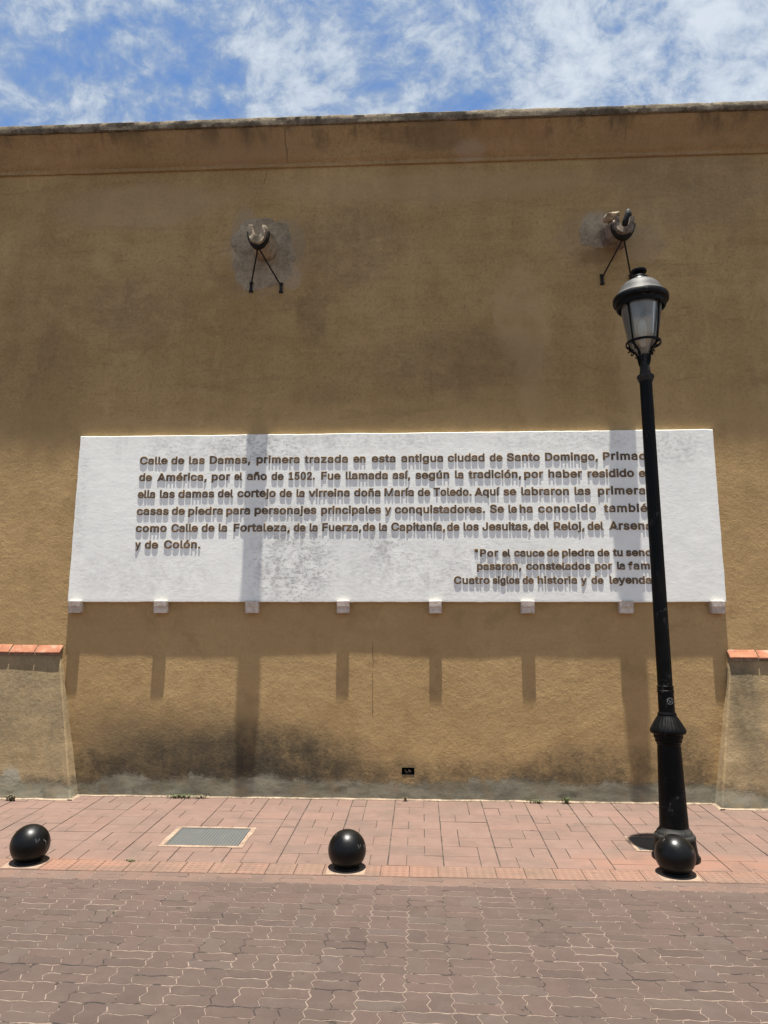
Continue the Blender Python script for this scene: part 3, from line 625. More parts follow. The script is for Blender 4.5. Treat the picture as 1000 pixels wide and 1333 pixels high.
GL = json.loads(r'''{"\"":[321,[[95,318,78,318,75,381,73,445,70,509,92,509,114,509,136,509,133,445,131,381,128,318,112,318],[209,318,193,318,190,381,188,445,185,509,207,509,229,509,250,509,248,445,245,381,243,318,226,318]]],",":[188,[[53,-119,38,-119,48,-56,58,8,68,71,91,71,114,71,137,71,119,8,102,-56,84,-119,69,-119]]],".":[188,[[108,-4,95,-4,83,-4,72,0,63,9,54,18,50,28,50,41,50,54,54,65,63,73,72,82,83,87,95,87,108,87,119,82,128,73,137,65,141,54,141,41,141,28,137,18,128,9,119,0]]],"0":[453,[[264,-7,227,-7,189,-7,157,3,130,24,103,45,83,74,69,113,55,152,48,199,48,254,48,309,55,356,69,395,83,434,104,464,130,484,157,505,189,516,227,516,264,516,296,505,323,484,350,464,370,434,384,395,398,356,405,309,405,254,405,199,398,152,384,113,370,74,350,45,323,24,297,3],[202,50,227,50,252,50,273,58,290,74,308,90,321,113,330,144,339,174,344,211,344,254,344,297,339,334,330,365,321,395,308,419,290,435,273,451,252,460,227,460,202,460,180,451,163,435,146,419,132,395,123,365,114,334,109,297,109,254,109,211,114,174,123,144,132,113,146,90,163,74,180,58]]],"1":[453,[[181,0,76,0,76,18,76,36,76,55,181,55,286,55,391,55,391,36,391,18,391,0,286,0],[250,509,276,509,276,339,276,170,276,0,255,0,234,0,212,0,212,149,212,299,212,448,211,448,210,448,209,448,168,418,127,388,86,358,86,381,86,404,86,427,123,454,161,481,198,509,224,509]]],"2":[453,[[172,0,64,0,64,16,64,32,64,47,121,108,177,168,234,229,254,249,270,267,282,282,295,298,304,313,311,327,317,341,320,356,320,371,320,390,316,405,308,419,299,432,288,442,273,449,259,456,242,460,224,460,204,460,187,456,172,447,158,439,147,428,139,413,131,399,127,382,127,362,107,362,86,362,66,362,66,392,72,419,86,442,100,465,119,483,143,496,167,509,194,516,225,516,255,516,282,509,306,497,329,484,348,467,361,445,374,424,381,399,381,372,381,354,378,335,371,318,364,300,353,280,336,259,319,237,296,211,267,180,229,140,191,100,153,60,153,59,153,58,153,57,231,57,310,57,389,57,389,38,389,19,389,0,281,0]]],"5":[453,[[254,-7,221,-7,191,-7,164,-1,140,11,116,23,97,39,83,60,69,81,61,104,60,130,81,130,101,130,122,130,124,115,129,101,138,89,147,77,159,67,173,60,188,53,204,50,221,50,242,50,260,55,276,64,292,74,305,87,314,104,323,121,328,141,328,162,328,184,323,204,314,221,304,238,291,252,275,262,258,272,239,277,218,277,201,277,184,274,167,268,151,263,138,255,128,246,108,248,88,250,67,253,77,338,86,423,96,509,186,509,276,509,366,509,366,490,366,471,366,452,294,452,222,452,151,452,145,402,139,352,134,301,135,301,135,301,136,301,147,311,161,319,178,325,194,331,211,334,229,334,253,334,274,329,294,321,313,313,331,301,345,285,359,270,371,252,379,231,387,210,391,188,391,163,391,130,384,101,369,76,354,50,334,30,309,15,283,1]]],"A":[480,[[39,0,16,0,78,170,140,339,201,509,226,509,251,509,276,509,338,339,401,170,463,0,440,0,418,0,395,0,359,101,323,202,287,302,281,321,273,344,264,372,255,400,245,435,232,478,236,478,241,478,245,478,233,435,222,399,213,371,204,343,196,320,191,302,155,202,120,101,85,0,62,0],[197,142,110,142,110,161,110,180,110,199,197,199,283,199,370,199,370,180,370,161,370,142,283,142]]],"C":[510,[[293,-7,267,-7,223,-7,184,4,150,25,116,46,89,76,70,115,50,154,40,201,40,254,40,308,50,354,70,393,89,432,116,462,150,484,184,505,223,516,267,516,293,516,317,512,340,504,363,497,384,486,402,471,420,457,436,439,448,418,460,398,468,374,473,348,451,348,430,348,408,348,404,366,398,381,389,395,381,408,370,419,357,428,345,438,331,444,315,449,300,454,284,456,267,456,236,456,208,448,184,432,159,417,139,394,125,364,111,334,103,297,103,254,103,211,111,175,125,145,140,115,159,92,184,76,209,61,236,53,267,53,284,53,300,55,315,60,331,65,345,71,357,81,370,90,381,101,389,114,398,128,404,143,408,160,430,160,451,160,473,160,469,135,460,111,448,91,436,70,421,52,402,38,384,23,363,12,341,5,318,-3]]],"D":[502,[[271,0,219,0,178,0,137,0,96,0,96,19,96,38,96,57,136,57,175,57,215,57,256,57,291,65,318,81,345,97,366,119,379,149,392,179,399,214,399,255,399,296,392,331,379,361,366,390,346,412,320,428,293,444,260,452,221,452,178,452,136,452,93,452,93,471,93,490,93,509,137,509,181,509,225,509,275,509,317,499,353,478,388,458,415,429,433,391,452,353,462,308,462,255,462,202,452,157,433,119,414,81,387,51,351,31,314,10],[103,509,125,509,125,339,125,170,125,0,103,0,82,0,60,0,60,170,60,339,60,509,82,509]]],"F":[410,[[82,0,60,0,60,170,60,339,60,509,163,509,266,509,369,509,369,490,369,471,369,452,288,452,206,452,125,452,125,394,125,336,125,278,198,278,272,278,346,278,346,259,346,240,346,221,272,221,198,221,125,221,125,147,125,74,125,0,103,0]]],"J":[396,[[230,-7,185,-7,140,-7,104,6,75,33,47,59,33,97,33,145,33,155,33,164,33,173,55,173,76,173,98,173,98,164,98,155,98,145,98,114,106,91,122,74,137,58,159,50,185,50,211,50,232,58,248,74,264,91,272,114,272,145,272,267,272,388,272,509,293,509,315,509,336,509,336,388,336,267,336,145,336,97,322,59,294,33,266,6]]],"M":[628,[[81,0,60,0,60,170,60,339,60,509,91,509,121,509,152,509,193,402,235,294,277,187,280,180,284,170,287,159,291,148,295,136,299,123,303,110,307,97,311,84,315,71,319,59,322,49,317,49,312,49,307,49,310,59,314,70,318,83,322,95,326,108,330,121,334,134,338,147,342,158,346,170,349,179,352,187,394,294,435,402,476,509,507,509,537,509,568,509,568,339,568,170,568,0,547,0,525,0,504,0,504,97,504,194,504,291,504,302,504,314,504,327,505,340,505,354,505,369,505,383,506,398,506,413,506,428,507,443,507,457,509,457,511,457,513,457,508,441,503,426,498,409,492,393,487,378,482,363,477,348,472,334,467,322,463,309,459,299,456,291,418,194,380,97,342,0,323,0,305,0,286,0,248,97,209,194,170,291,167,299,163,309,159,321,155,333,150,346,145,361,140,376,135,391,129,408,124,424,118,441,112,457,114,457,117,457,119,457,119,444,120,431,120,416,120,401,121,387,121,372,121,357,121,342,122,328,122,315,122,302,122,291,122,194,122,97,122,0,101,0]]],"P":[445,[[82,0,60,0,60,170,60,339,60,509,118,509,177,509,235,509,274,509,307,502,332,487,358,473,377,454,390,430,402,405,409,378,409,348,409,317,402,290,390,265,377,241,358,222,332,207,307,193,274,186,235,186,193,186,151,186,109,186,109,205,109,224,109,242,150,242,191,242,233,242,259,242,281,247,297,256,313,265,325,278,333,294,341,310,344,328,344,348,344,368,341,386,333,402,325,417,313,430,297,439,280,448,259,452,232,452,196,452,160,452,125,452,125,301,125,151,125,0,103,0]]],"R":[449,[[82,0,60,0,60,170,60,339,60,509,119,509,177,509,236,509,275,509,307,502,333,489,359,475,378,457,390,433,403,410,409,382,409,352,409,321,403,295,390,271,378,248,359,230,333,217,307,204,275,198,236,198,189,198,143,198,96,198,96,217,96,236,96,255,142,255,188,255,234,255,260,255,281,259,298,267,314,275,326,286,334,300,341,315,345,332,345,352,345,372,341,390,334,405,326,420,314,431,298,440,281,448,259,452,233,452,197,452,161,452,125,452,125,301,125,151,125,0,103,0],[378,0,353,0,312,76,271,153,230,229,254,229,279,229,303,229,344,153,386,76,428,0,403,0]]],"S":[447,[[263,-9,224,-9,187,-9,155,-3,128,9,100,21,79,38,64,60,49,82,40,107,38,137,60,137,82,137,104,137,106,117,112,101,123,88,134,75,149,65,166,59,184,52,203,49,224,49,247,49,268,53,286,60,304,68,319,78,329,92,340,105,346,121,346,139,346,155,341,169,332,179,323,189,311,198,296,205,281,211,264,217,245,222,224,228,204,234,184,239,142,251,109,268,86,289,63,311,52,339,52,372,52,401,60,426,75,448,90,469,111,486,138,498,164,510,194,516,227,516,261,516,290,510,316,498,342,486,362,469,377,449,392,428,400,404,401,378,380,378,358,378,337,378,335,403,323,423,302,437,281,451,256,459,225,459,203,459,184,455,167,448,151,441,138,431,129,418,120,406,115,391,115,376,115,358,120,344,131,334,142,323,154,314,169,308,184,302,199,297,212,293,230,289,247,284,264,279,279,275,295,270,312,264,328,257,344,248,359,238,373,227,385,214,395,198,404,181,408,162,408,139,408,111,401,86,386,64,372,41,351,24,323,11,296,-2]]],"T":[449,[[85,452,32,452,32,471,32,490,32,509,160,509,288,509,417,509,417,490,417,471,417,452,363,452,310,452,257,452,257,301,257,151,257,0,235,0,214,0,193,0,193,151,193,301,193,452,139,452]]],"a":[389,[[182,-9,160,-9,136,-9,114,-4,94,5,75,14,59,27,48,45,36,62,30,83,30,108,30,130,35,147,43,161,52,175,63,185,78,193,92,201,108,207,125,211,143,215,160,218,178,220,201,223,219,225,234,227,248,228,258,231,265,235,272,239,276,245,276,255,276,255,276,256,276,257,276,272,273,286,267,297,261,308,252,316,240,322,228,328,213,331,196,331,178,331,162,328,149,322,136,317,126,309,118,301,110,292,104,283,100,274,80,280,61,285,41,291,50,314,62,332,79,346,95,360,113,369,133,375,153,381,173,384,194,384,208,384,223,383,239,379,255,376,271,370,286,360,301,351,313,338,322,320,332,303,337,280,337,251,337,168,337,84,337,0,317,0,297,0,277,0,277,17,277,35,277,52,275,52,274,52,272,52,268,43,261,34,252,25,243,15,230,7,215,1,200,-5],[155,45,170,45,193,45,212,50,228,59,243,68,255,79,263,93,271,107,276,122,276,138,276,155,276,173,276,190,273,187,268,184,259,182,251,180,242,178,231,176,221,174,210,172,200,171,190,170,182,169,175,168,161,166,147,163,134,159,121,154,111,148,103,139,96,131,92,119,92,105,92,92,95,81,102,72,109,63,118,57,130,52,142,48]]],"b":[424,[[261,-8,229,-8,206,-8,187,-4,172,4,158,12,146,21,138,31,129,42,123,51,118,59,116,59,114,59,112,59,112,39,112,20,112,0,92,0,72,0,53,0,53,170,53,339,53,509,73,509,93,509,114,509,114,446,114,382,114,319,115,319,117,319,118,319,123,327,129,336,137,346,145,356,157,365,171,373,186,381,205,384,229,384,261,384,289,376,313,361,337,345,356,322,370,293,383,263,390,229,390,189,390,149,383,114,370,84,356,55,337,32,313,16,289,0],[197,47,220,47,244,47,263,53,279,66,295,78,308,95,316,117,324,138,328,162,328,189,328,216,324,240,316,261,308,282,296,299,280,311,264,324,244,330,220,330,197,330,177,324,161,312,145,300,133,284,125,263,117,242,113,217,113,189,113,161,117,136,125,115,133,94,146,77,162,65,178,53]]],"c":[396,[[226,-8,207,-8,173,-8,143,0,117,16,91,33,71,56,56,85,41,114,34,149,34,187,34,227,41,262,56,291,71,321,91,343,117,360,143,376,173,384,207,384,226,384,243,382,260,377,276,372,292,365,305,356,319,347,330,335,340,322,350,309,357,294,362,277,342,272,322,267,303,262,300,272,296,281,290,289,285,297,278,305,270,311,262,317,253,322,242,325,232,328,220,330,207,330,182,330,161,323,145,310,129,297,116,280,108,258,100,237,96,213,96,187,96,162,100,139,108,117,116,96,129,79,145,66,161,53,182,46,207,46,220,46,232,48,243,52,253,55,263,60,271,66,279,72,286,80,292,89,297,97,301,107,304,117,324,112,343,107,363,102,358,85,351,70,341,56,332,43,320,31,306,21,293,12,277,4,261,-1,244,-6]]],"d":[424,[[219,-8,195,-8,164,-8,136,0,111,16,87,32,68,55,55,84,41,114,34,149,34,189,34,229,41,263,55,293,69,322,88,345,112,361,136,376,164,384,196,384,219,384,238,381,253,373,268,365,279,356,287,346,296,336,302,327,306,319,308,319,309,319,311,319,311,382,311,446,311,509,331,509,351,509,372,509,372,339,372,170,372,0,352,0,332,0,313,0,313,20,313,39,313,59,311,59,309,59,307,59,302,51,295,42,287,31,278,21,267,12,252,4,238,-4],[181,47,205,47,227,47,247,53,263,65,279,77,291,94,299,115,308,136,312,161,312,189,312,217,308,242,300,263,292,284,279,300,263,312,247,324,228,330,205,330,181,330,161,324,145,311,129,299,116,282,108,261,100,240,96,216,96,189,96,162,100,138,109,117,117,95,129,78,145,66,161,53]]],"e":[404,[[238,-8,212,-8,175,-8,143,0,117,16,90,33,70,56,56,85,41,114,34,148,34,187,34,226,41,260,55,290,69,319,89,343,115,359,141,376,171,384,205,384,226,384,246,381,266,374,285,367,303,356,319,341,335,326,348,306,357,282,366,258,371,228,371,194,371,186,371,178,371,169,272,169,174,169,75,169,75,187,75,204,75,221,163,221,250,221,338,221,329,215,319,208,310,202,310,227,306,249,298,269,290,288,278,303,263,314,247,325,228,330,205,330,182,330,163,325,146,313,130,302,118,288,109,270,100,251,96,232,96,211,96,200,96,189,96,178,96,150,101,126,110,106,120,87,134,72,151,61,168,51,189,46,212,46,228,46,241,48,254,53,266,57,277,64,285,73,294,82,301,93,306,105,325,101,345,96,365,91,359,71,349,54,335,39,321,24,303,13,283,4,262,-4]]],"f":[254,[[154,379,228,379,228,362,228,344,228,327,154,327,80,327,6,327,6,344,6,362,6,379,80,379],[101,0,81,0,81,144,81,288,81,432,81,453,86,471,96,486,106,500,119,511,135,519,152,526,169,530,187,530,201,530,213,529,222,527,232,525,238,523,243,521,238,503,233,486,227,468,224,470,220,471,215,472,210,473,203,474,195,474,176,474,163,469,154,460,146,451,142,437,142,419,142,279,142,140,142,0,121,0]]],"g":[425,[[238,-151,207,-151,179,-151,155,-147,134,-140,113,-132,96,-123,82,-110,69,-98,58,-84,51,-69,67,-60,84,-50,101,-41,107,-49,113,-57,122,-66,130,-75,141,-82,154,-88,168,-94,186,-97,207,-97,238,-97,263,-90,282,-75,302,-60,311,-37,311,-6,311,19,311,44,311,68,310,68,308,68,306,68,301,60,295,51,287,41,278,32,267,23,252,16,238,8,219,5,195,5,164,5,137,12,113,27,88,41,69,62,55,90,41,118,34,152,34,191,34,230,41,264,55,293,69,322,88,345,112,361,137,376,165,384,196,384,220,384,239,381,253,373,268,365,280,356,288,346,297,336,303,327,308,319,309,319,311,319,313,319,313,339,313,359,313,379,333,379,353,379,372,379,372,250,372,121,372,-9,372,-42,365,-69,350,-90,335,-111,316,-126,291,-136,266,-146],[181,59,205,59,228,59,248,64,264,75,280,86,292,101,300,121,308,141,312,165,312,193,312,220,308,243,300,264,292,284,280,301,264,312,248,324,228,330,205,330,181,330,161,324,145,312,129,299,117,283,109,262,100,242,96,219,96,193,96,166,100,143,109,123,117,103,129,87,145,76,162,65]]],"h":[410,[[114,249,114,227,114,151,114,76,114,0,93,0,73,0,53,0,53,170,53,339,53,509,73,509,93,509,114,509,114,435,114,361,114,287,110,287,106,287,102,287,114,322,131,347,152,362,174,377,199,384,227,384,253,384,276,379,295,369,315,358,330,342,341,321,352,299,357,273,357,240,357,160,357,80,357,0,337,0,316,0,296,0,296,78,296,157,296,235,296,265,288,288,273,304,258,321,237,329,210,329,192,329,175,325,161,317,146,309,135,298,126,283,118,267]]],"i":[167,[[73,0,53,0,53,126,53,253,53,379,73,379,93,379,114,379,114,253,114,126,114,0,93,0],[95,443,84,443,72,443,62,447,54,455,45,462,41,472,41,483,41,494,45,504,54,512,62,520,72,524,84,524,95,524,106,520,114,512,122,504,126,494,126,483,126,472,122,462,114,455,106,447]]],"j":[167,[[53,243,53,379,73,379,93,379,114,379,114,243,114,106,114,-30,114,-53,110,-73,102,-90,93,-107,81,-120,65,-129,48,-138,28,-143,4,-143,-1,-143,-5,-143,-10,-143,-10,-124,-10,-105,-10,-87,-6,-87,-2,-87,2,-87,20,-87,32,-82,40,-72,49,-62,53,-48,53,-29,53,107],[95,443,83,443,72,443,62,447,53,455,45,462,41,472,41,483,41,494,45,504,53,512,62,520,72,524,83,524,95,524,105,520,114,512,122,504,126,494,126,483,126,472,122,462,114,455,105,447]]],"l":[189,[[147,-2,139,-2,110,-2,88,5,74,20,60,35,53,57,53,84,53,226,53,367,53,509,73,509,93,509,114,509,114,372,114,235,114,99,114,81,116,69,120,62,125,55,133,52,146,52,152,52,157,52,160,53,164,53,167,54,170,54,173,37,177,20,181,3,175,1,169,0,162,-1,154,-2]]],"m":[610,[[73,0,53,0,53,126,53,253,53,379,72,379,92,379,112,379,112,351,112,323,112,295,111,295,109,295,108,295,113,316,121,332,132,346,144,359,157,369,172,376,187,383,203,386,219,386,247,386,270,378,287,361,305,344,316,322,321,295,318,295,315,295,312,295,317,313,325,329,337,343,349,357,364,367,381,375,398,382,416,386,437,386,459,386,479,381,497,372,515,362,530,348,541,328,551,309,557,285,557,255,557,170,557,85,557,0,536,0,516,0,496,0,496,85,496,169,496,254,496,281,488,301,473,313,457,325,439,330,419,330,402,330,387,327,374,320,362,313,352,303,345,290,339,278,335,263,335,247,335,165,335,82,335,0,315,0,295,0,274,0,274,87,274,173,274,260,274,281,267,298,253,311,239,324,221,330,199,330,185,330,171,327,158,320,144,313,134,303,126,289,118,276,114,258,114,238,114,159,114,79,114,0,93,0]]],"n":[410,[[114,249,114,227,114,151,114,76,114,0,93,0,73,0,53,0,53,126,53,253,53,379,72,379,92,379,112,379,112,349,112,318,112,287,109,287,106,287,102,287,114,322,131,347,152,362,174,377,199,384,227,384,253,384,276,379,295,369,314,358,330,342,341,321,352,299,357,273,357,240,357,160,357,80,357,0,337,0,316,0,296,0,296,78,296,157,296,235,296,265,288,288,273,304,258,321,237,329,210,329,192,329,175,325,161,317,146,309,135,298,126,283,118,267]]],"o":[415,[[242,-8,207,-8,173,-8,143,0,117,16,91,33,71,56,56,85,41,114,34,149,34,187,34,227,41,262,56,291,71,321,91,343,117,360,143,376,173,384,207,384,242,384,273,376,299,360,325,343,345,321,359,291,374,262,381,227,381,187,381,149,374,114,359,85,345,56,325,33,299,16,273,0],[182,46,207,46,233,46,254,53,270,66,287,79,299,96,307,117,315,139,319,162,319,187,319,213,315,236,307,258,299,280,287,297,270,310,254,323,233,330,207,330,182,330,161,323,145,310,129,297,116,280,108,258,100,237,96,213,96,187,96,162,100,139,108,117,116,96,129,79,145,66,161,53]]],"p":[424,[[73,-143,53,-143,53,31,53,205,53,379,72,379,92,379,112,379,112,359,112,339,112,319,114,319,116,319,118,319,123,327,129,336,137,346,145,356,157,365,171,373,186,381,205,384,229,384,261,384,289,376,313,361,337,345,356,322,370,293,383,263,390,229,390,189,390,149,383,114,370,84,356,55,337,32,313,16,289,0,261,-8,229,-8,206,-8,187,-4,173,4,158,12,146,21,138,31,130,42,123,51,118,59,117,59,115,59,114,59,114,-8,114,-76,114,-143,93,-143],[197,47,220,47,244,47,263,53,279,66,295,78,308,95,316,117,324,138,328,162,328,189,328,216,324,240,316,261,308,282,296,299,280,311,264,324,244,330,220,330,197,330,177,324,161,312,145,300,133,284,125,263,117,242,113,217,113,189,113,161,117,136,125,115,133,94,146,77,162,65,178,53]]],"q":[424,[[372,31,372,-143,351,-143,331,-143,311,-143,311,-76,311,-8,311,59,309,59,308,59,306,59,302,51,295,42,287,31,278,21,267,12,252,4,238,-4,219,-8,195,-8,164,-8,136,0,111,16,87,32,68,55,55,84,41,114,34,149,34,189,34,229,41,263,55,293,69,322,88,345,112,361,136,376,164,384,196,384,219,384,238,381,253,373,268,365,279,356,287,346,296,336,302,327,307,319,309,319,311,319,313,319,313,339,313,359,313,379,332,379,352,379,372,379,372,205],[181,47,205,47,227,47,247,53,263,65,279,77,291,94,299,115,308,136,312,161,312,189,312,217,308,242,300,263,292,284,279,300,263,312,247,324,228,330,205,330,181,330,161,324,145,311,129,299,116,282,108,261,100,240,96,216,96,189,96,162,100,138,109,117,117,95,129,78,145,66,161,53]]],"r":[259,[[73,0,53,0,53,126,53,253,53,379,72,379,92,379,112,379,112,360,112,340,112,321,113,321,114,321,115,321,122,340,135,355,152,367,170,379,190,385,213,385,218,385,223,385,229,384,235,384,240,384,243,384,243,363,243,343,243,322,242,323,237,323,230,324,223,325,215,326,207,326,189,326,173,322,159,315,145,307,134,297,126,284,118,270,114,255,114,237,114,158,114,79,114,0,93,0]]],"s":[365,[[211,-8,182,-8,156,-8,133,-4,112,3,92,11,75,23,62,38,49,53,40,72,36,94,55,98,74,102,94,107,99,86,109,70,124,60,139,50,158,45,181,45,208,45,229,51,244,62,260,74,268,87,268,103,268,116,263,127,254,136,245,144,231,151,212,155,191,160,170,165,149,170,115,178,89,191,72,208,55,225,47,247,47,274,47,296,53,315,65,332,77,348,94,361,115,370,136,380,160,384,187,384,213,384,235,380,254,372,272,365,287,353,299,339,310,325,319,309,324,290,305,286,287,281,268,277,263,292,255,304,243,316,230,327,212,333,187,333,165,333,146,327,131,317,116,306,109,293,109,277,109,263,114,252,124,243,134,235,150,228,172,223,191,218,210,214,229,209,264,201,290,188,306,171,323,154,331,133,331,107,331,84,325,64,312,47,300,30,282,16,260,6,237,-3]]],"t":[227,[[138,379,204,379,204,362,204,344,204,327,138,327,72,327,6,327,6,344,6,362,6,379,72,379],[65,345,65,471,85,471,106,471,126,471,126,347,126,222,126,98,126,81,129,69,136,61,143,54,154,50,170,50,174,50,179,50,185,51,191,52,197,53,202,54,206,36,209,19,213,2,207,0,200,-2,192,-3,184,-4,176,-4,168,-4,136,-4,110,4,92,21,74,38,65,62,65,93,65,219]]],"u":[410,[[211,-5,182,-5,157,-5,134,0,115,11,95,21,80,37,69,59,58,80,53,107,53,139,53,219,53,299,53,379,73,379,93,379,114,379,114,301,114,222,114,144,114,114,121,91,137,75,152,58,173,50,200,50,218,50,235,54,249,62,264,70,275,81,283,97,292,112,296,131,296,153,296,228,296,304,296,379,316,379,337,379,357,379,357,253,357,126,357,0,337,0,318,0,298,0,298,31,298,61,298,92,301,92,304,92,307,92,295,57,279,32,257,17,235,2]]],"v":[389,[[184,0,163,0,114,126,66,253,17,379,40,379,62,379,84,379,111,305,138,230,165,155,174,132,181,110,187,87,193,64,199,42,206,21,198,21,191,21,184,21,191,42,197,64,203,87,209,110,216,132,224,155,251,230,278,305,305,379,327,379,349,379,371,379,323,253,275,126,226,0,205,0]]],"y":[389,[[51,-140,47,-139,52,-121,57,-103,61,-86,65,-86,68,-87,71,-87,83,-90,94,-91,104,-89,114,-87,122,-82,130,-74,138,-66,145,-53,151,-36,155,-24,159,-13,163,-1,114,126,66,252,17,379,40,379,62,379,84,379,111,305,138,230,165,155,174,132,181,109,187,87,193,64,199,42,206,21,198,21,191,21,184,21,190,42,196,64,202,87,209,110,216,132,224,155,251,230,278,305,305,379,327,379,349,379,371,379,316,234,260,88,204,-58,196,-78,187,-94,177,-107,166,-120,153,-129,139,-136,125,-142,109,-145,91,-145,81,-145,72,-144,65,-143,57,-142]]],"z":[380,[[141,0,42,0,42,15,42,30,42,46,112,137,183,228,254,320,254,321,254,322,254,323,185,323,117,323,48,323,48,342,48,361,48,379,143,379,238,379,333,379,333,363,333,347,333,331,264,241,195,150,126,60,126,59,126,58,126,56,197,56,268,56,339,56,339,38,339,19,339,0,240,0]]],"é":[404,[[238,-8,212,-8,175,-8,143,0,117,16,90,33,70,56,56,85,41,114,34,148,34,187,34,226,41,260,55,290,69,319,89,343,115,359,141,376,171,384,205,384,226,384,246,381,266,374,285,367,303,356,319,341,335,326,348,306,357,282,366,258,371,228,371,194,371,186,371,178,371,169,272,169,174,169,75,169,75,187,75,204,75,221,163,221,250,221,338,221,329,215,319,208,310,202,310,227,306,249,298,269,290,288,278,303,263,314,247,325,228,330,205,330,182,330,163,325,146,313,130,302,118,288,109,270,100,251,96,232,96,211,96,200,96,189,96,178,96,150,101,126,110,106,120,87,134,72,151,61,168,51,189,46,212,46,228,46,241,48,254,53,266,57,277,64,285,73,294,82,301,93,306,105,325,101,345,96,365,91,359,71,349,54,335,39,321,24,303,13,283,4,262,-4],[194,429,177,429,193,462,209,496,225,529,247,529,270,529,293,529,271,496,249,462,227,429,210,429]]],"í":[167,[[73,0,53,0,53,126,53,253,53,379,73,379,93,379,114,379,114,253,114,126,114,0,93,0],[73,429,57,429,73,462,89,496,104,529,127,529,150,529,173,529,151,496,129,462,107,429,90,429]]],"ñ":[410,[[114,249,114,227,114,151,114,76,114,0,93,0,73,0,53,0,53,126,53,253,53,379,72,379,92,379,112,379,112,349,112,318,112,287,109,287,106,287,102,287,114,322,131,347,152,362,174,377,199,384,227,384,253,384,276,379,295,369,314,358,330,342,341,321,352,299,357,273,357,240,357,160,357,80,357,0,337,0,316,0,296,0,296,78,296,157,296,235,296,265,288,288,273,304,258,321,237,329,210,329,192,329,175,325,161,317,146,309,135,298,126,283,118,267],[266,446,250,446,241,446,233,448,225,450,217,453,209,457,202,460,195,464,188,467,182,470,176,473,171,475,167,475,161,475,156,472,153,466,151,460,149,454,149,448,134,448,120,448,106,448,107,468,111,485,120,498,129,512,143,518,161,518,170,518,178,517,185,514,193,511,200,508,207,504,213,500,219,497,226,494,232,491,237,490,243,490,249,490,253,492,256,496,259,500,261,507,262,517,276,517,290,517,304,517,303,496,298,479,289,466,280,453]]],"ó":[415,[[242,-8,207,-8,173,-8,143,0,117,16,91,33,71,56,56,85,41,114,34,149,34,187,34,227,41,262,56,291,71,321,91,343,117,360,143,376,173,384,207,384,242,384,273,376,299,360,325,343,345,321,359,291,374,262,381,227,381,187,381,149,374,114,359,85,345,56,325,33,299,16,273,0],[182,46,207,46,233,46,254,53,270,66,287,79,299,96,307,117,315,139,319,162,319,187,319,213,315,236,307,258,299,280,287,297,270,310,254,323,233,330,207,330,182,330,161,323,145,310,129,297,116,280,108,258,100,237,96,213,96,187,96,162,100,139,108,117,116,96,129,79,145,66,161,53],[197,429,181,429,197,462,212,496,228,529,251,529,274,529,297,529,275,496,253,462,231,429,214,429]]],"ú":[410,[[211,-5,182,-5,157,-5,134,0,115,11,95,21,80,37,69,59,58,80,53,107,53,139,53,219,53,299,53,379,73,379,93,379,114,379,114,301,114,222,114,144,114,114,121,91,137,75,152,58,173,50,200,50,218,50,235,54,249,62,264,70,275,81,283,97,292,112,296,131,296,153,296,228,296,304,296,379,316,379,337,379,357,379,357,253,357,126,357,0,337,0,318,0,298,0,298,31,298,61,298,92,301,92,304,92,307,92,295,57,279,32,257,17,235,2],[195,429,178,429,194,462,210,496,226,529,248,529,271,529,294,529,272,496,250,462,228,429,211,429]]]}''')
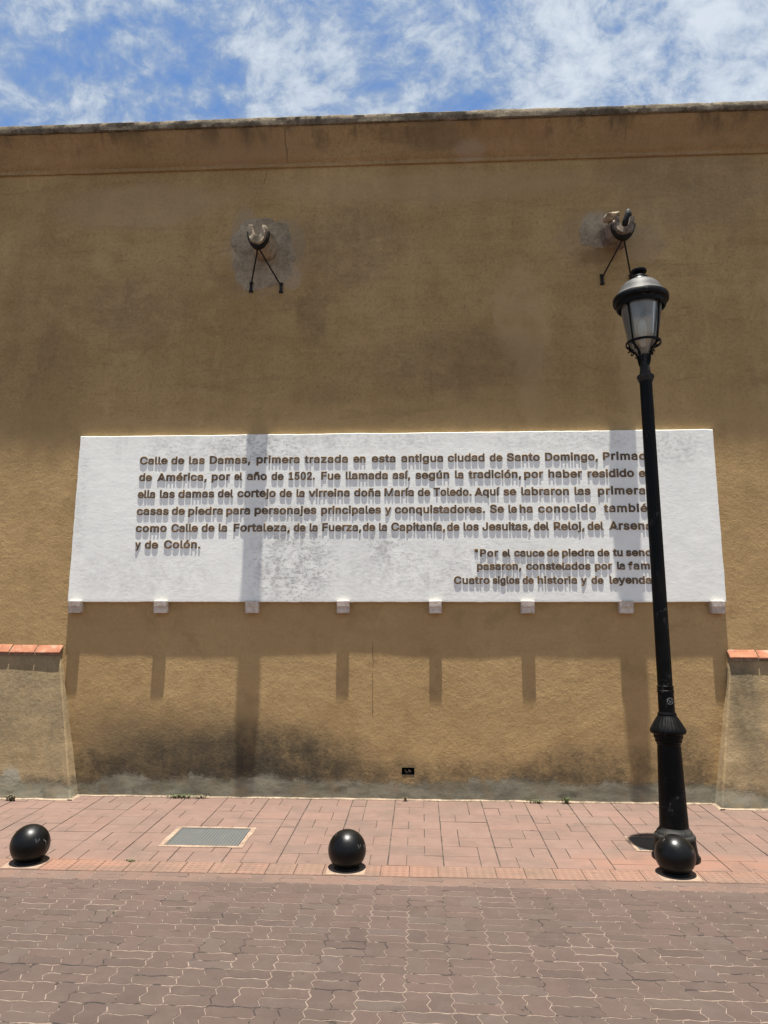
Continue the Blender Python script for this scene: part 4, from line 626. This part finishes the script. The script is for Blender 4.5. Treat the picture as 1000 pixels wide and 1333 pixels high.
LINES = [
    (3.48, [('Calle', -2.992, -2.691), ('de', -2.649, -2.51), ('las', -2.457, -2.287), ('Damas,', -2.233, -1.794), ('primera', -1.728, -1.267), ('trazada', -1.215, -0.752), ('en', -0.695, -0.565), ('esta', -0.5, -0.249), ('antigua', -0.189, 0.251), ('ciudad', 0.299, 0.684), ('de', 0.736, 0.867), ('Santo', 0.915, 1.256), ('Domingo,', 1.309, 1.852), ('Primada', 1.904, 2.42)]) ,
    (3.299, [('de', -2.989, -2.851), ('América,', -2.789, -2.257), ('por', -2.204, -2.005), ('el', -1.96, -1.873), ('año', -1.825, -1.61), ('de', -1.563, -1.434), ('1502.', -1.38, -1.1), ('Fue', -1.034, -0.831), ('llamada', -0.774, -0.33), ('así,', -0.281, -0.096), ('según', -0.04, 0.313), ('la', 0.372, 0.461), ('tradición,', 0.512, 1.056), ('por', 1.087, 1.285), ('haber', 1.337, 1.683), ('residido', 1.738, 2.212), ('en', 2.261, 2.394)]) ,
    (3.115, [('ella', -2.991, -2.803), ('las', -2.753, -2.592), ('damas', -2.554, -2.167), ('del', -2.129, -1.964), ('cortejo', -1.92, -1.511), ('de', -1.47, -1.34), ('la', -1.291, -1.205), ('virreina', -1.161, -0.729), ('doña', -0.683, -0.406), ('María', -0.366, -0.057), ('de', -0.017, 0.111), ('Toledo.', 0.146, 0.541), ('Aquí', 0.573, 0.829), ('se', 0.87, 1.0), ('labraron', 1.052, 1.542), ('las', 1.597, 1.761), ('primeras', 1.834, 2.39)]) ,
    (2.932, [('casas', -2.991, -2.647), ('de', -2.614, -2.476), ('piedra', -2.438, -2.068), ('para', -2.032, -1.778), ('personajes', -1.73, -1.076), ('principales', -1.028, -0.401), ('y', -0.358, -0.294), ('conquistadores.', -0.257, 0.676), ('Se', 0.727, 0.869), ('le', 0.916, 1.002), ('ha', 1.03, 1.164), ('conocido', 1.219, 1.807), ('también', 1.887, 2.402)]) ,
    (2.749, [('como', -2.991, -2.658), ('Calle', -2.609, -2.327), ('de', -2.286, -2.15), ('la', -2.105, -2.015), ('Fortaleza,', -1.947, -1.352), ('de', -1.311, -1.189), ('la', -1.145, -1.06), ('Fuerza,', -1.013, -0.605), ('de', -0.589, -0.461), ('la', -0.421, -0.337), ('Capitanía,', -0.294, 0.263), ('de', 0.282, 0.408), ('los', 0.451, 0.608), ('Jesuitas,', 0.644, 1.137), ('del', 1.169, 1.324), ('Reloj,', 1.371, 1.682), ('del', 1.713, 1.875), ('Arsenal', 1.932, 2.406)]) ,
    (2.575, [('y', -2.984, -2.927), ('de', -2.883, -2.742), ('Colón.', -2.678, -2.289)]) ,
    (2.479, [('"Por', 0.559, 0.802), ('el', 0.841, 0.923), ('cauce', 0.962, 1.266), ('de', 1.294, 1.413), ('piedra', 1.444, 1.769), ('de', 1.8, 1.919), ('tu', 1.954, 2.053), ('senda', 2.084, 2.405)]) ,
    (2.344, [('pasaron,', 0.581, 1.029), ('constelados', 1.078, 1.725), ('por', 1.767, 1.939), ('la', 1.99, 2.067), ('fama', 2.099, 2.388)]) ,
    (2.201, [('Cuatro', 0.345, 0.708), ('siglos', 0.737, 1.009), ('de', 1.039, 1.148), ('historia', 1.189, 1.584), ('y', 1.624, 1.68), ('de', 1.726, 1.845), ('leyenda."', 1.907, 2.402)]) ,
]
def word_mesh(z, w, xa, xb, cap):
    off = .0046; size = (cap - 2 * off) / .5087
    cu = bpy.data.curves.new('word', 'CURVE'); cu.dimensions = '2D'; cu.fill_mode = 'BOTH'
    cu.extrude = .0018; cu.bevel_depth = off; cu.bevel_resolution = 2; cu.resolution_u = 4
    adv = [GL[ch][0] * size / 1000 for ch in w]
    def ext(ch): xs_ = [s_[k] for s_ in GL[ch][1] for k in range(2, len(s_), 6)]; return min(xs_) * size / 1000, max(xs_) * size / 1000
    l0 = ext(w[0])[0]; r1 = ext(w[-1])[1]
    nat = sum(adv[:-1]) + r1 - l0; want = (xb - xa) - 2 * off; n = max(1, len(w) - 1)
    sx = max(.86, min(1.14, (want - .002 * n) / nat)); sp = (want - nat * sx) / n
    if len(w) == 1: sx = want / nat; sp = 0
    x = xa + off - l0 * sx
    for ch, a_ in zip(w, adv):
        jz = random.uniform(-.0015, .0015)
        for s_ in GL[ch][1]:
            k = len(s_) // 6; spn = cu.splines.new('BEZIER'); spn.bezier_points.add(k - 1); spn.use_cyclic_u = True
            for i, p in enumerate(spn.bezier_points):
                q = [c_ * size / 1000 for c_ in s_[6 * i:6 * i + 6]]
                p.handle_left_type = p.handle_right_type = 'FREE'
                p.handle_left = (x + q[0] * sx, q[1] + jz, 0); p.co = (x + q[2] * sx, q[3] + jz, 0); p.handle_right = (x + q[4] * sx, q[5] + jz, 0)
        x += a_ * sx + sp
    o = bpy.data.objects.new('tmp_curve', cu); S.collection.objects.link(o)
    bpy.context.view_layer.update()
    me = bpy.data.meshes.new_from_object(o.evaluated_get(bpy.context.evaluated_depsgraph_get()))
    bpy.data.objects.remove(o); bpy.data.curves.remove(cu)
    n = len(me.vertices); co = np.zeros(n * 3); me.vertices.foreach_get('co', co); co = co.reshape(-1, 3)
    out_ = np.stack([co[:, 0], YF - .0002 - co[:, 2], co[:, 1] + z + off], 1)
    me.vertices.foreach_set('co', out_.ravel()); me.materials.clear(); me.update()
    obj('raised_word', me, M_letter, panel)
for k, (z, words) in enumerate(LINES):
    for w, xa, xb in words: word_mesh(z, w, xa, xb, .0885 if k < 6 else .080)

# ------------------------------------------------------------------ stone water spouts on iron stays
def spout(label, cx, base_w, tip_w, zbase, ztip_top, ztip_bot, ytip, mat_, seed, foot_l, foot_r, broken, scars=()):
    t = thing('water_spout', label, 'water spout', (cx, YW, zbase), 'stone spouts projecting high on the wall')
    n = 14; v = []; f = []
    def sec(w, top, bot, th, q):
        h = top - bot; o_ = []
        for a in np.linspace(0, 1, 13):                        # outer U, left to right
            ang = math.pi + a * math.pi
            ux = math.copysign(abs(math.cos(ang)) ** (.25 + .5 * q), math.cos(ang)) * w / 2; uz = -abs(math.sin(ang)) ** (.35 + .5 * q)
            o_.append((ux, top + uz * h))
        for a in np.linspace(1, 0, 11):                        # inner channel back
            ang = math.pi + a * math.pi
            o_.append((math.cos(ang) * (w / 2 - th), top + math.sin(ang) * (h - th * 1.1) * .85))
        return o_
    for i in range(n + 1):
        q = i / n; y = YW + .05 - (YW + .05 - ytip) * q
        sc = sec(base_w + (tip_w - base_w) * q, zbase + .235 + (ztip_top - zbase - .235) * q, zbase + (ztip_bot - zbase) * q, .042, q)
        for k, (ux, z) in enumerate(sc):
            p = Vector((cx + ux, y, z)); d = .010 * mnoise.noise(p * 9 + Vector((seed, 0, 0))) + .008 * mnoise.noise(p * 28 + Vector((seed, 3, 0)))
            if i == n: y2 = y + .025 * mnoise.noise(p * 15 + Vector((seed, 7, 0)))
            else: y2 = y
            top_ = (z > zbase + .1)
            v.append((cx + ux + d, y2, z + d - (broken * abs(pn(q * 6, k * .4, seed)) * .07 if top_ and (k < 3 or k > 20) and q > .25 else 0)))
    m_ = 24
    for i in range(n):
        for k in range(m_):
            f.append((i * m_ + k, i * m_ + (k + 1) % m_, (i + 1) * m_ + (k + 1) % m_, (i + 1) * m_ + k))
    # mouth: ring faces between outer and inner
    e = n * m_
    for k in range(12):
        a_, b2 = e + k, e + k + 1; c2, d2 = e + (m_ - 1 - int(round((k + 1) * 10 / 12))), e + (m_ - 1 - int(round(k * 10 / 12)))
        f.append((a_, d2, c2, b2) if c2 != d2 else (a_, c2, b2))
    o = obj('stone_trough', mesh('stone_trough', v, f), mat_, t, smooth=True, angle=50)
    for outline in scars:                                  # rough mortar left where the stone was let into the wall
        pts = []
        for (ax, az), (bx_, bz) in zip(outline, outline[1:] + outline[:1]):
            L_ = math.hypot(bx_ - ax, bz - az); k_ = max(2, int(L_ / .012))
            for i in range(k_):
                q = i / k_; x = ax + (bx_ - ax) * q; z = az + (bz - az) * q
                pts.append((x + .028 * pn(x * 9, z * 9, seed) + .016 * pn(x * 33, z * 33, seed + 2), z + .028 * pn(x * 9, z * 9, seed + 5) + .016 * pn(x * 33, z * 33, seed + 7)))
        mx = sum(p[0] for p in pts) / len(pts); mz = sum(p[1] for p in pts) / len(pts)
        v2 = []; f2 = []; n2_ = len(pts); fr = (1.0, .975, .94, .85, .72, .55, .35, .15)
        for r_, w2 in enumerate(fr):
            for (x, z) in pts:
                X_, Z_ = mx + (x - mx) * w2, mz + (z - mz) * w2
                d = -.004 if r_ == 0 else .004 + (.003 if r_ > 1 else 0) + .006 * pn(X_ * 11, Z_ * 11, seed) + .003 * pn(X_ * 40, Z_ * 40, seed)
                v2.append((X_, YW - d - .002, Z_))
        for r_ in range(len(fr) - 1):
            for i in range(n2_):
                j = (i + 1) % n2_; f2.append((r_ * n2_ + i, r_ * n2_ + j, (r_ + 1) * n2_ + j, (r_ + 1) * n2_ + i))
        f2.append(tuple((len(fr) - 1) * n2_ + i for i in range(n2_)))
        obj('mortar_patch', mesh('mortar_patch', v2, f2), M_scar, t, smooth=True, angle=40)
    # iron saddle, stays and wall plates
    bm = bmesh.new(); ys = ytip + .07; zc = ztip_top - .05; rr = tip_w / 2 + .012
    hh = zc - ztip_bot + .008
    prev = None
    for i in range(17):
        a = math.pi + math.pi * i / 16
        ca, sa = math.cos(a), math.sin(a); e_ = 1 + .35 * max(0, -sa) ** 3
        ring = []
        for (dy, dr) in ((-.03, 0), (.03, 0), (.03, .012), (-.03, .012)):
            ring.append(bm.verts.new((cx + (rr + dr) * ca, ys + dy, zc + (hh + dr * e_ * 1.5) * sa)))
        if prev:
            for k in range(4): bm.faces.new((prev[k], ring[k], ring[(k + 1) % 4], prev[(k + 1) % 4]))
        else: bm.faces.new(ring)
        prev = ring
    bm.faces.new(prev)
    obj('saddle', bm_mesh('saddle', bm), M_iron, t)
    J = Vector((cx, ys, ztip_bot - .02))
    for (fx_, fz_) in (foot_l, foot_r):
        bm = bmesh.new(); tube(bm, [J + Vector((0, 0, .01)), Vector((fx_, YW - .02, fz_ + .01))], .0085, 8)
        ry = obj('stay_rod', bm_mesh('stay_rod', bm), M_iron, t, smooth=True, angle=40)
        bm = bmesh.new(); x0_, z0_ = fx_, fz_
        for (za, zb, wa, wb) in ((-.065, -.03, .024, .014), (-.03, .02, .014, .014), (.02, .05, .014, .022)):
            vs = [bm.verts.new((x0_ + s2 * w2, y2, z0_ + z2)) for (z2, w2) in ((za, wa), (zb, wb)) for s2 in (-1, 1) for y2 in (YW - .022, YW + .01)]
            for q_ in ((0, 2, 6, 4), (1, 5, 7, 3), (0, 4, 5, 1), (2, 3, 7, 6), (0, 1, 3, 2), (4, 6, 7, 5)): bm.faces.new([vs[i] for i in q_])
        obj('foot_plate', bm_mesh('foot_plate', bm), M_iron, ry)
    return t
spout('pale stone water spout with clean U-shaped mouth, high above the left part of the inscription', -1.715, .25, .195, 5.84, 6.005, 5.80, 6.87, M_spout, 3, (-1.863, 5.52), (-1.525, 5.505), .25, ([(-2.125, 6.121), (-1.974, 6.326), (-1.825, 6.37), (-1.692, 6.356), (-1.47, 6.274), (-1.382, 5.913), (-1.401, 5.615), (-1.528, 5.535), (-1.752, 5.485), (-1.943, 5.48), (-2.052, 5.603), (-2.086, 5.79), (-2.056, 5.93)],))
sp2 = spout('dark broken stone water spout with rubble in its mouth, right above the street lamp', 2.150, .27, .200, 5.875, 5.985, 5.80, 6.87, M_spout2, 11, (2.003, 5.52), (2.315, 5.51), 1.0, ([(1.766, 6.088), (1.856, 6.215), (2.054, 6.312), (2.181, 6.327), (2.269, 6.092), (2.26, 5.927), (2.074, 5.877), (1.925, 5.899), (1.802, 5.939)],))
bm = bmesh.new(); bmesh.ops.create_icosphere(bm, subdivisions=3, radius=1)
for q in bm.verts:
    p = q.co.copy(); d = 1 + .45 * mnoise.noise(p * 1.6) + .25 * mnoise.noise(p * 4)
    q.co = Vector((2.075 + p.x * .085 * d, 7.04 + p.y * .09 * d, 6.085 + p.z * .036 * d + .02 * p.x))
obj('broken_rubble', bm_mesh('broken_rubble', bm), M_spout, sp2, smooth=True)
bm = bmesh.new(); tube(bm, [(2.18, 6.98, 5.93), (2.20, 6.97, 6.0), (2.215, 6.95, 6.06), (2.212, 6.94, 6.10), (2.208, 6.93, 6.115)], [.034, .04, .036, .026, .012], 12)
for q in bm.verts: q.co += Vector((pn(*(q.co * 25)), pn(*(q.co * 21)), 0)) * .008
obj('dark_stub', bm_mesh('dark_stub', bm), M_iron, sp2, smooth=True)

# ------------------------------------------------------------------ street lamp
LX, LY = 1.925, 5.85; LZ = gz(LY)
lamp = thing('street_lamp', 'tall black cast iron street lamp with a domed glass lantern and fluted collar', 'street lamp', (LX, LY, LZ))
def lpart(name, prof, mat_, parent=lamp, seg=48, flute=None, sharp=35, close=False):
    bm = bmesh.new(); lathe(bm, prof, LX, LY, seg, flute, close); return obj(name, bm_mesh(name, bm), mat_, parent, smooth=True, angle=sharp)
def oct_(a, z): return 1.0
lpart('pedestal', [(.174, LZ - .004), (.175, LZ + .018), (.166, LZ + .028), (.158, .075), (.152, .12), (.148, .16), (.146, .172)], M_lamp)
lpart('pedestal_moulding', [(.146, .172), (.150, .176), (.150, .188), (.145, .198), (.134, .204), (.130, .214), (.128, .222), (.118, .232), (.110, .244), (.1062, .252)], M_lampg)
lpart('shaft', [(.1062, .252), (.1055, .262), (.0975, .5), (.0885, .80), (.086, .852), (.090, .857), (.091, .868), (.098, .874), (.100, .884), (.100, .898), (.107, .903), (.109, .915), (.109, .930), (.118, .936)], M_lamp)
def leaves(a, z):
    k = max(0.0, min(1.0, (z - .945) / .02)) * max(0.0, min(1.0, (1.072 - z) / .03)); return 1 + .045 * k * (abs(math.sin(a * 12)) - .5)
lpart('fluted_collar', [(.118, .936), (.129, .940), (.1325, .950), (.1325, .958), (.130, .968), (.122, .985), (.108, 1.01), (.093, 1.035), (.081, 1.055), (.073, 1.068), (.070, 1.074), (.0715, 1.076), (.0715, 1.084), (.068, 1.088), (.068, 1.094), (.061, 1.097)], M_lamp, seg=144, flute=leaves, sharp=50)
lpart('inspection_box', [(.061, 1.097), (.0605, 1.20), (.0595, 1.245), (.064, 1.248), (.064, 1.262), (.061, 1.266), (.061, 1.285), (.063, 1.288), (.063, 1.297), (.056, 1.300)], M_lamp)
bm = bmesh.new(); bc = Vector((LX + .012, LY - .0605, 1.185))
N_ = 24
def cyl(ax, az, r_in, r_out, bm=bm):
    pr = []
    for i in range(N_):
        a = 2 * math.pi * i / N_; dx_, dz_ = math.cos(a), math.sin(a)
        def pt(r, up_):
            x = ax + r * dx_; z = az + r * dz_; return bm.verts.new((LX + x, LY - math.sqrt(max(.0, .0605 ** 2 - x * x)) - up_, 1.185 + z))
        pr.append((pt(r_in, .0), pt(r_in, .003), pt(r_out, .003), pt(r_out, .0)))
    for i in range(N_):
        A, B = pr[i], pr[(i + 1) % N_]
        for k in range(3): bm.faces.new((A[k], B[k], B[k + 1], A[k + 1]))
cyl(.012, 0, .0215, .026)
for (ax, az, r) in ((.002, .006, .004), (.02, .008, .0045), (.012, -.006, .005), (.004, -.009, .003), (.022, -.006, .003)): cyl(ax, az, .0004, r)
obj('round_badge', bm_mesh('round_badge', bm), M_mark, lamp)
def flutes(a, z): return 1 - .035 * (.5 + .5 * math.cos(a * 14)) ** 3
lpart('pole', [(.056, 1.300), (.0568, 1.32), (.0545, 2.2), (.0525, 3.0), (.0505, 3.78), (.0505, 3.805)], M_lamp, seg=112, flute=flutes, sharp=60)
lpart('pole_collar', [(.0505, 3.805), (.056, 3.808), (.062, 3.822), (.064, 3.835), (.070, 3.842), (.0705, 3.858), (.062, 3.868), (.055, 3.873), (.045, 3.878), (.045, 3.90), (.041, 3.905), (.041, 3.945), (.037, 3.95), (.036, 4.01), (.040, 4.03), (.040, 4.045), (.0, 4.046)], M_lampg)
fr_ = lpart('lantern_frame', [(.1365, 4.141), (.1455, 4.141), (.1455, 4.161), (.1365, 4.161), (.1365, 4.141)], M_lamp)
for k in range(4):
    a = math.pi / 4 - R(8) + k * math.pi / 2; ca, sa = math.cos(a), math.sin(a)
    def at(r, z): return (LX + r * ca, LY + r * sa, z)
    bm = bmesh.new(); tube(bm, [at(.137, 4.15), at(.150, 4.25), at(.163, 4.35), at(.182, 4.50)], .0085, 8)
    obj('glazing_bar', bm_mesh('glazing_bar', bm), M_lamp, fr_, smooth=True)
    bm = bmesh.new(); tube(bm, [at(.036, 3.955), at(.048, 3.985), at(.055, 4.02), at(.062, 4.055), at(.080, 4.088), at(.105, 4.108), at(.128, 4.125), at(.140, 4.148)], [.013, .013, .011, .010, .010, .010, .010, .011], 8)
    tube(bm, [at(.098, 4.105), at(.108, 4.085), at(.122, 4.082), at(.129, 4.094), at(.122, 4.104)], .006, 6)
    tube(bm, [at(.060, 4.05), at(.074, 4.040), at(.084, 4.05), at(.080, 4.062)], .0055, 6)
    tube(bm, [at(.14, 4.128), at(.156, 4.122)], .007, 6)
    obj('scroll_arm', bm_mesh('scroll_arm', bm), M_lamp, fr_, smooth=True, angle=45)
lpart('lantern_glass', [(.045, 4.050), (.060, 4.075), (.085, 4.112), (.112, 4.150), (.128, 4.22), (.146, 4.32), (.168, 4.465), (.171, 4.48), (.168, 4.48), (.165, 4.465), (.143, 4.32), (.125, 4.22), (.109, 4.150), (.082, 4.114), (.057, 4.078), (.043, 4.053)], M_glass, sharp=60)
cap_ = lpart('lantern_cap', [(.052, 4.728), (.086, 4.722), (.112, 4.712), (.140, 4.694), (.163, 4.668), (.180, 4.635), (.190, 4.606), (.196, 4.598), (.212, 4.590), (.226, 4.576)], M_cap, sharp=40)
lpart('cap_rim', [(.226, 4.576), (.2305, 4.570), (.2315, 4.545), (.229, 4.528), (.222, 4.522), (.208, 4.520), (.203, 4.512), (.203, 4.478), (.198, 4.472), (.186, 4.472), (.184, 4.478), (.182, 4.52), (.10, 4.56), (.0, 4.565)], M_lamp, cap_)
lpart('finial', [(.086, 4.7225), (.078, 4.735), (.073, 4.742), (.073, 4.755), (.066, 4.763), (.040, 4.768), (.034, 4.775), (.034, 4.792), (.050, 4.797), (.063, 4.806), (.066, 4.816), (.064, 4.828), (.045, 4.836), (.0, 4.838)], M_lamp, cap_)
bm = bmesh.new(); tube(bm, [(LX, LY, 4.13), (LX, LY, 4.2)], .02, 12); tube(bm, [(LX, LY, 4.2), (LX, LY, 4.24), (LX, LY, 4.34), (LX, LY, 4.37)], [.022, .034, .034, .015], 14)
obj('bulb', bm_mesh('bulb', bm), M_sign, fr_, smooth=True)

# ------------------------------------------------------------------ bollards
BL = ['black ball bollard at the left edge, alone beside bare pavement', 'scratched black ball bollard in the middle, right of the grey cover plate', 'black ball bollard standing in front of the street lamp']
first = None
def ball_mesh(bm, cx, cy, cz, r):
    prof = []
    for i in range(0, 41):
        a = math.pi / 2 - i / 40 * (math.pi / 2 + math.asin(.80)); prof.append((r * math.cos(a) if i else .0005, r * math.sin(a)))
    lathe(bm, [(q, cz + z) for q, z in prof], cx, cy, 64)
for k, (bx_, by_) in enumerate(PADS):
    z0 = gz(by_)
    if first is None:
        t = thing('ball_bollard', BL[0], 'bollard', (bx_, by_, z0), 'ball bollards along the pavement edge'); first = t
        bm = bmesh.new(); ball_mesh(bm, bx_, by_, z0 + .124, .139); obj('ball', bm_mesh('ball', bm), M_ball, t, smooth=True)
        bm = bmesh.new(); lathe(bm, [(.080, z0 + .02), (.088, z0 + .020), (.094, z0 + .015), (.098, z0 + .003), (.098, z0 - .01)], bx_, by_, 48); obj('base_ring', bm_mesh('base_ring', bm), M_lamp, t, smooth=True, angle=50)
        bm = bmesh.new(); box(bm, bx_ - .140, bx_ + .140, by_ - .140, by_ + .05, -.02, .001, .002)
        for q in bm.verts: q.co.z += gz(q.co.y) + .0026; q.co.x += .004 * pn(q.co.y * 30, q.co.x * 9); q.co.y += .006 * pn(q.co.x * 14, 3)
        obj('cement_footing', bm_mesh('cement_footing', bm), M_pad, t)
    else:
        t = first.copy(); S.collection.objects.link(t); t.location = (bx_, by_, z0); t['label'] = BL[k]
        for ch in list(first.children):
            c_ = ch.copy(); S.collection.objects.link(c_); c_.parent = t; c_.matrix_parent_inverse = Matrix.Translation(-first.location)

# ------------------------------------------------------------------ access covers
def cover(label, x0, x1, y0, y1, skew, frame, mat_f):
    cx_, cy_ = (x0 + x1) / 2, (y0 + y1) / 2
    t = thing('access_cover', label, 'manhole cover', (cx_, cy_, gz(cy_)), 'access covers set in the pavement')
    bm = bmesh.new(); fwid = frame
    outer = [(x0 - fwid, y0 - fwid), (x1 + fwid, y0 - fwid), (x1 + fwid, y1 + fwid * .8), (x0 - fwid, y1 + fwid * .8)]; inner = [(x0, y0), (x1, y0), (x1, y1), (x0, y1)]
    n = 12
    def edge(pts, k, i): a, b = pts[k], pts[(k + 1) % 4]; return (a[0] + (b[0] - a[0]) * i / n, a[1] + (b[1] - a[1]) * i / n)
    O = []; I = []; OB_ = []; IB = []
    for k in range(4):
        for i in range(n):
            x, y = edge(outer, k, i); x += .012 * pn(x * 9, y * 9, 1); y += .010 * pn(x * 8, y * 8, 4)
            O.append(bm.verts.new((x, y, gz(y) + .0045))); OB_.append(bm.verts.new((x, y, gz(y) - .01)))
            x, y = edge(inner, k, i); I.append(bm.verts.new((x, y, gz(y) + .0045))); IB.append(bm.verts.new((x, y, gz(y) - .01)))
    L_ = len(O)
    for i in range(L_):
        j = (i + 1) % L_
        bm.faces.new((O[i], O[j], I[j], I[i])); bm.faces.new((OB_[i], OB_[j], O[j], O[i])); bm.faces.new((I[i], I[j], IB[j], IB[i]))
    obj('cement_frame', bm_mesh('cement_frame', bm), mat_f, t)
    bm = bmesh.new(); box(bm, x0 + .004, x1 - .004, y0 + .004, y1 - .004, -.02, .0022, .002)
    for q in bm.verts: q.co.z += gz(q.co.y)
    p_ = obj('cover_plate', bm_mesh('cover_plate', bm), M_plate, t)
    bm = bmesh.new()
    w_ = .018
    for (a, b, c_, d) in ((x0 + .006, x1 - .006, y0 + .006, y0 + w_), (x0 + .006, x1 - .006, y1 - w_, y1 - .006), (x0 + .006, x0 + w_, y0 + w_, y1 - w_), (x1 - w_, x1 - .006, y0 + w_, y1 - w_)): box(bm, a, b, c_, d, .0, .0042)
    for q in bm.verts: q.co.z += gz(q.co.y)
    obj('plate_rim', bm_mesh('plate_rim', bm), M_plate, p_)
cover('grey ribbed cover plate in a pale cement frame, between the left and middle bollards', *COVERS[0], 0, .040, M_pad)
cover('dark cover plate shaded by the lamp, just behind the street lamp base', *COVERS[1], 0, .030, M_pad)

# ------------------------------------------------------------------ weeds
def tuft(label, x, y, h, n, spread, mat_, flat=0):
    v = []; f = []; tt = []; z0 = gz(y)
    for i in range(n):
        a = random.uniform(0, 6.28); b_ = max(-1.6 * spread, min(1.6 * spread, random.gauss(0, spread * .7))); bx_, by_ = x + b_, y + random.uniform(-.02, .012)
        L_ = h * random.uniform(.5, 1.1); lean = random.uniform(.3, 1.0) + flat; wd = random.uniform(.003, .007)
        d = Vector((math.cos(a), math.sin(a) * .6 - .3, 0)); sd = Vector((-d.y, d.x, 0)).normalized() * wd
        p0 = Vector((bx_, by_, z0)); p1 = p0 + d * L_ * .35 * lean + Vector((0, 0, L_ * .6)); p2 = p0 + d * L_ * .9 * lean + Vector((0, 0, L_ * (.85 - .5 * lean * .6)))
        b = len(v); v += [p0 - sd * .5, p0 + sd * .5, p1 - sd, p1 + sd, p2]; f += [(b, b + 1, b + 3, b + 2), (b + 2, b + 3, b + 4)]; r_ = random.random(); tt += [r_, r_]
    me = mesh('weed_tuft', v, f); at = me.attributes.new('tint', 'FLOAT', 'FACE'); at.data.foreach_set('value', tt)
    o = obj('weed_tuft', me, mat_); tag(o, label, 'weed', 'weeds in the pavement cracks')
tuft('widest green weed tuft spreading along the wall foot above the grey cover plate', -2.37, 7.275, .055, 70, .085, M_weed, .3)
tuft('dry straw weed beside the widest green tuft at the wall foot', -2.17, 7.275, .05, 30, .05, M_dry, .4)
tuft('greyish dry weed against the foot of the left buttress', -3.99, 7.105, .085, 45, .03, M_dry)
tuft('tiny green weed on the tile joint left of the grey cover plate, nearest the road', -2.17, 5.585, .018, 24, .035, M_weed, .6)
tuft('upright green weed at the wall foot left of the street lamp', 1.385, 7.275, .085, 34, .025, M_weed)
tuft('low green weed at the wall foot, left of the upright one by the lamp', 1.10, 7.275, .05, 34, .05, M_weed, .3)
tuft('yellowish weed tuft beside the foot of the right buttress', 2.42, 7.275, .07, 50, .05, M_dry, .2)
tuft('small dark weed at the wall foot below the square drain outlet', -.155, 7.278, .06, 22, .012, M_dry)

# ------------------------------------------------------------------ grit and crumbs swept against the wall foot
v = []; f = []
for i in range(260):
    x = random.choice((random.gauss(1.35, .45), random.uniform(-3.3, 2.7), random.uniform(-5, 5))); y = 7.275 - abs(random.gauss(0, .07)) if -3.35 < x < 2.75 else 7.11 - abs(random.gauss(0, .05))
    if random.random() < .25: y = random.uniform(5.45, 7.1)
    r = random.uniform(.002, .007); z = gz(y) + .002; b = len(v); h_ = r * random.uniform(.3, .7); a0 = random.uniform(0, 6)
    for k in range(5):
        a = a0 + k * 1.2566 + random.uniform(-.3, .3); v.append((x + r * math.cos(a), y + r * math.sin(a), z - .001))
    v.append((x, y, z + h_))
    f += [(b + k, b + (k + 1) % 5, b + 5) for k in range(5)]
gr = obj('grit', mesh('grit', v, f), M_edge); gr['kind'] = 'stuff'
tag(gr, 'pale grit and crumbs scattered on the pink pavement along the wall foot', 'grit')
